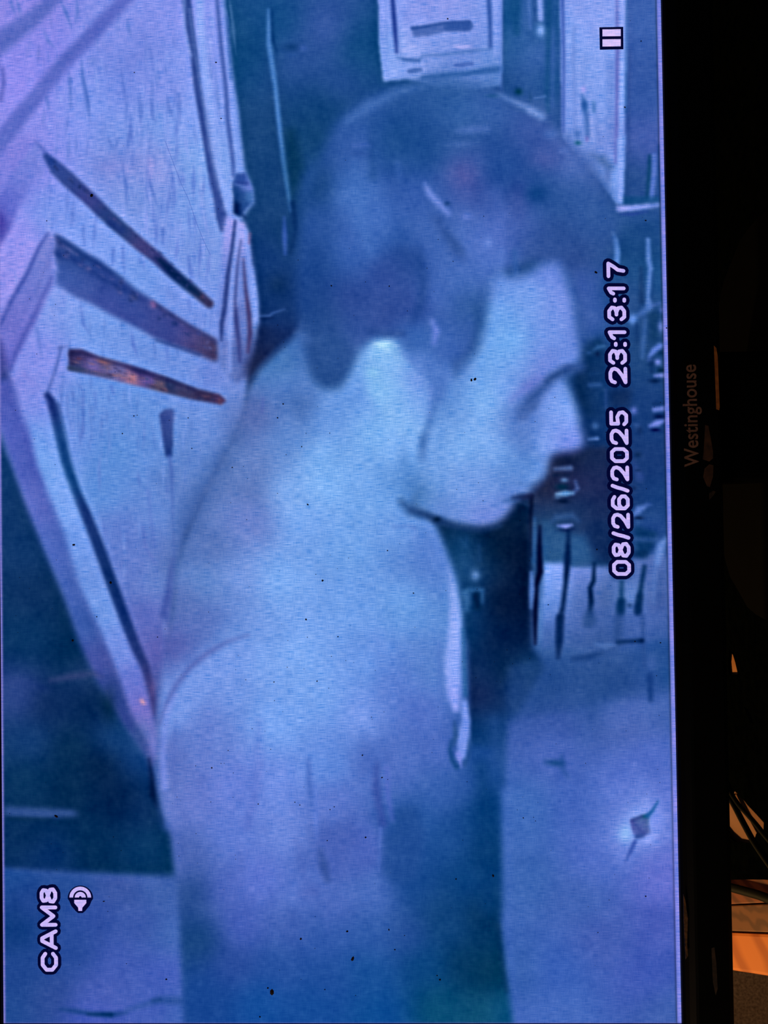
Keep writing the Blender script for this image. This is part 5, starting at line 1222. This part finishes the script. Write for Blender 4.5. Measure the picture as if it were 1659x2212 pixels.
for u, v, r, el in ((199, 423, 4.2, 1), (1018, 821, 2.6, 1.6), (1026, 820, 3, 1.5), (160, 1177, 3.2, 1.4), (158, 1383, 3, 1), (240, 1258, 3.2, 1), (697, 1254, 2.8, 1), (661, 1338, 2.6, 1), (730, 1375, 1.8, 1), (893, 1281, 2.2, 1), (612, 873, 2.3, 1), (600, 903, 2, 1),
                    (652, 965, 1.8, 1), (837, 1189, 2, 1), (665, 1090, 2, 1.4), (592, 1473, 1.8, 1), (685, 1471, 1.8, 1), (458, 1658, 2.2, 1), (716, 618, 2.4, 1), (841, 619, 2, 1), (102, 478, 1.8, 1), (291, 158, 1.6, 1), (467, 136, 1.8, 1.5), (478, 257, 1.8, 1), (967, 42, 2, 1), (290, 899, 1.8, 1), (265, 937, 1.8, 1),
                    (407, 903, 1.6, 1), (415, 969, 1.6, 1), (502, 1010, 2, 1), (341, 1376, 1.6, 1), (210, 1332, 1.6, 1), (1287, 589, 2.6, 1.6), (1349, 233, 2, 1.3), (1384, 90, 1.8, 1), (1394, 477, 2.4, 1), (1184, 1306, 1.8, 1), (1289, 1187, 2, 1), (1065, 1891, 3, 1.4), (1394, 1935, 2, 1), (1130, 1766, 1.8, 1), (825, 1679, 1.6, 1.6),
                    (783, 1631, 1.8, 1.4), (790, 1808, 2.2, 1), (558, 1736, 1.8, 1), (707, 1815, 1.6, 1), (985, 1898, 2, 1), (840, 2007, 2, 1.4), (853, 2050, 2, 1), (750, 2011, 2.4, 1.4), (650, 2027, 3, 1), (562, 2195, 2.4, 1), (702, 2136, 1.8, 1), (944, 2106, 2, 1), (950, 2115, 3, 1), (762, 2070, 4, 1.8), (588, 2142, 6, 1.4), (579, 2133, 2.4, 1),
                    (360, 2114, 2.4, 1), (225, 1946, 2, 1.4), (1439, 709, 2, 1), (1291, 2013, 1.4, 1), (648, 1738, 1.8, 1), (637, 1732, 1.6, 1), (713, 1748, 1.6, 1), (722, 1742, 1.6, 1), (122, 1762, 3, 2), (1371, 1385, 1.8, 1), (1426, 1388, 1.8, 1)):
    speck(u, v, r * 0.9, el, R.uniform(0, 3))
for _ in range(240):
    speck(R.uniform(20, 1430), R.triangular(0, 2200, 1700), R.uniform(0.6, 1.15))
o = part('dust_specks', bm, surface('dark_dust', (30, 12, 40), 0.9, (14, 6, 24), (900, 900, 900)), tv, label='dark dust specks scattered over the glass')
o['kind'] = 'stuff'
bm = bmesh.new()
S = [(357, 305), (372, 345), (392, 398), (408, 432), (424, 480), (440, 520), (455, 552)]
for i in range(len(S) - 1):
    a, b = S[i], S[i + 1]
    vs_ = [bm.verts.new((*(lambda t: (t[0], -0.0004))(to_screen(x, y)), to_screen(x, y)[1])) for x, y in ((a[0] - .5, a[1]), (b[0] - .5, b[1]), (b[0] + .5, b[1]), (a[0] + .5, a[1]))]
    bm.faces.new(vs_)
part('scratch', bm, panel_material('scratch_glow', srgb((78, 108, 196)), 0.6), tv, label='hairline scratch on the glass over the panelling')
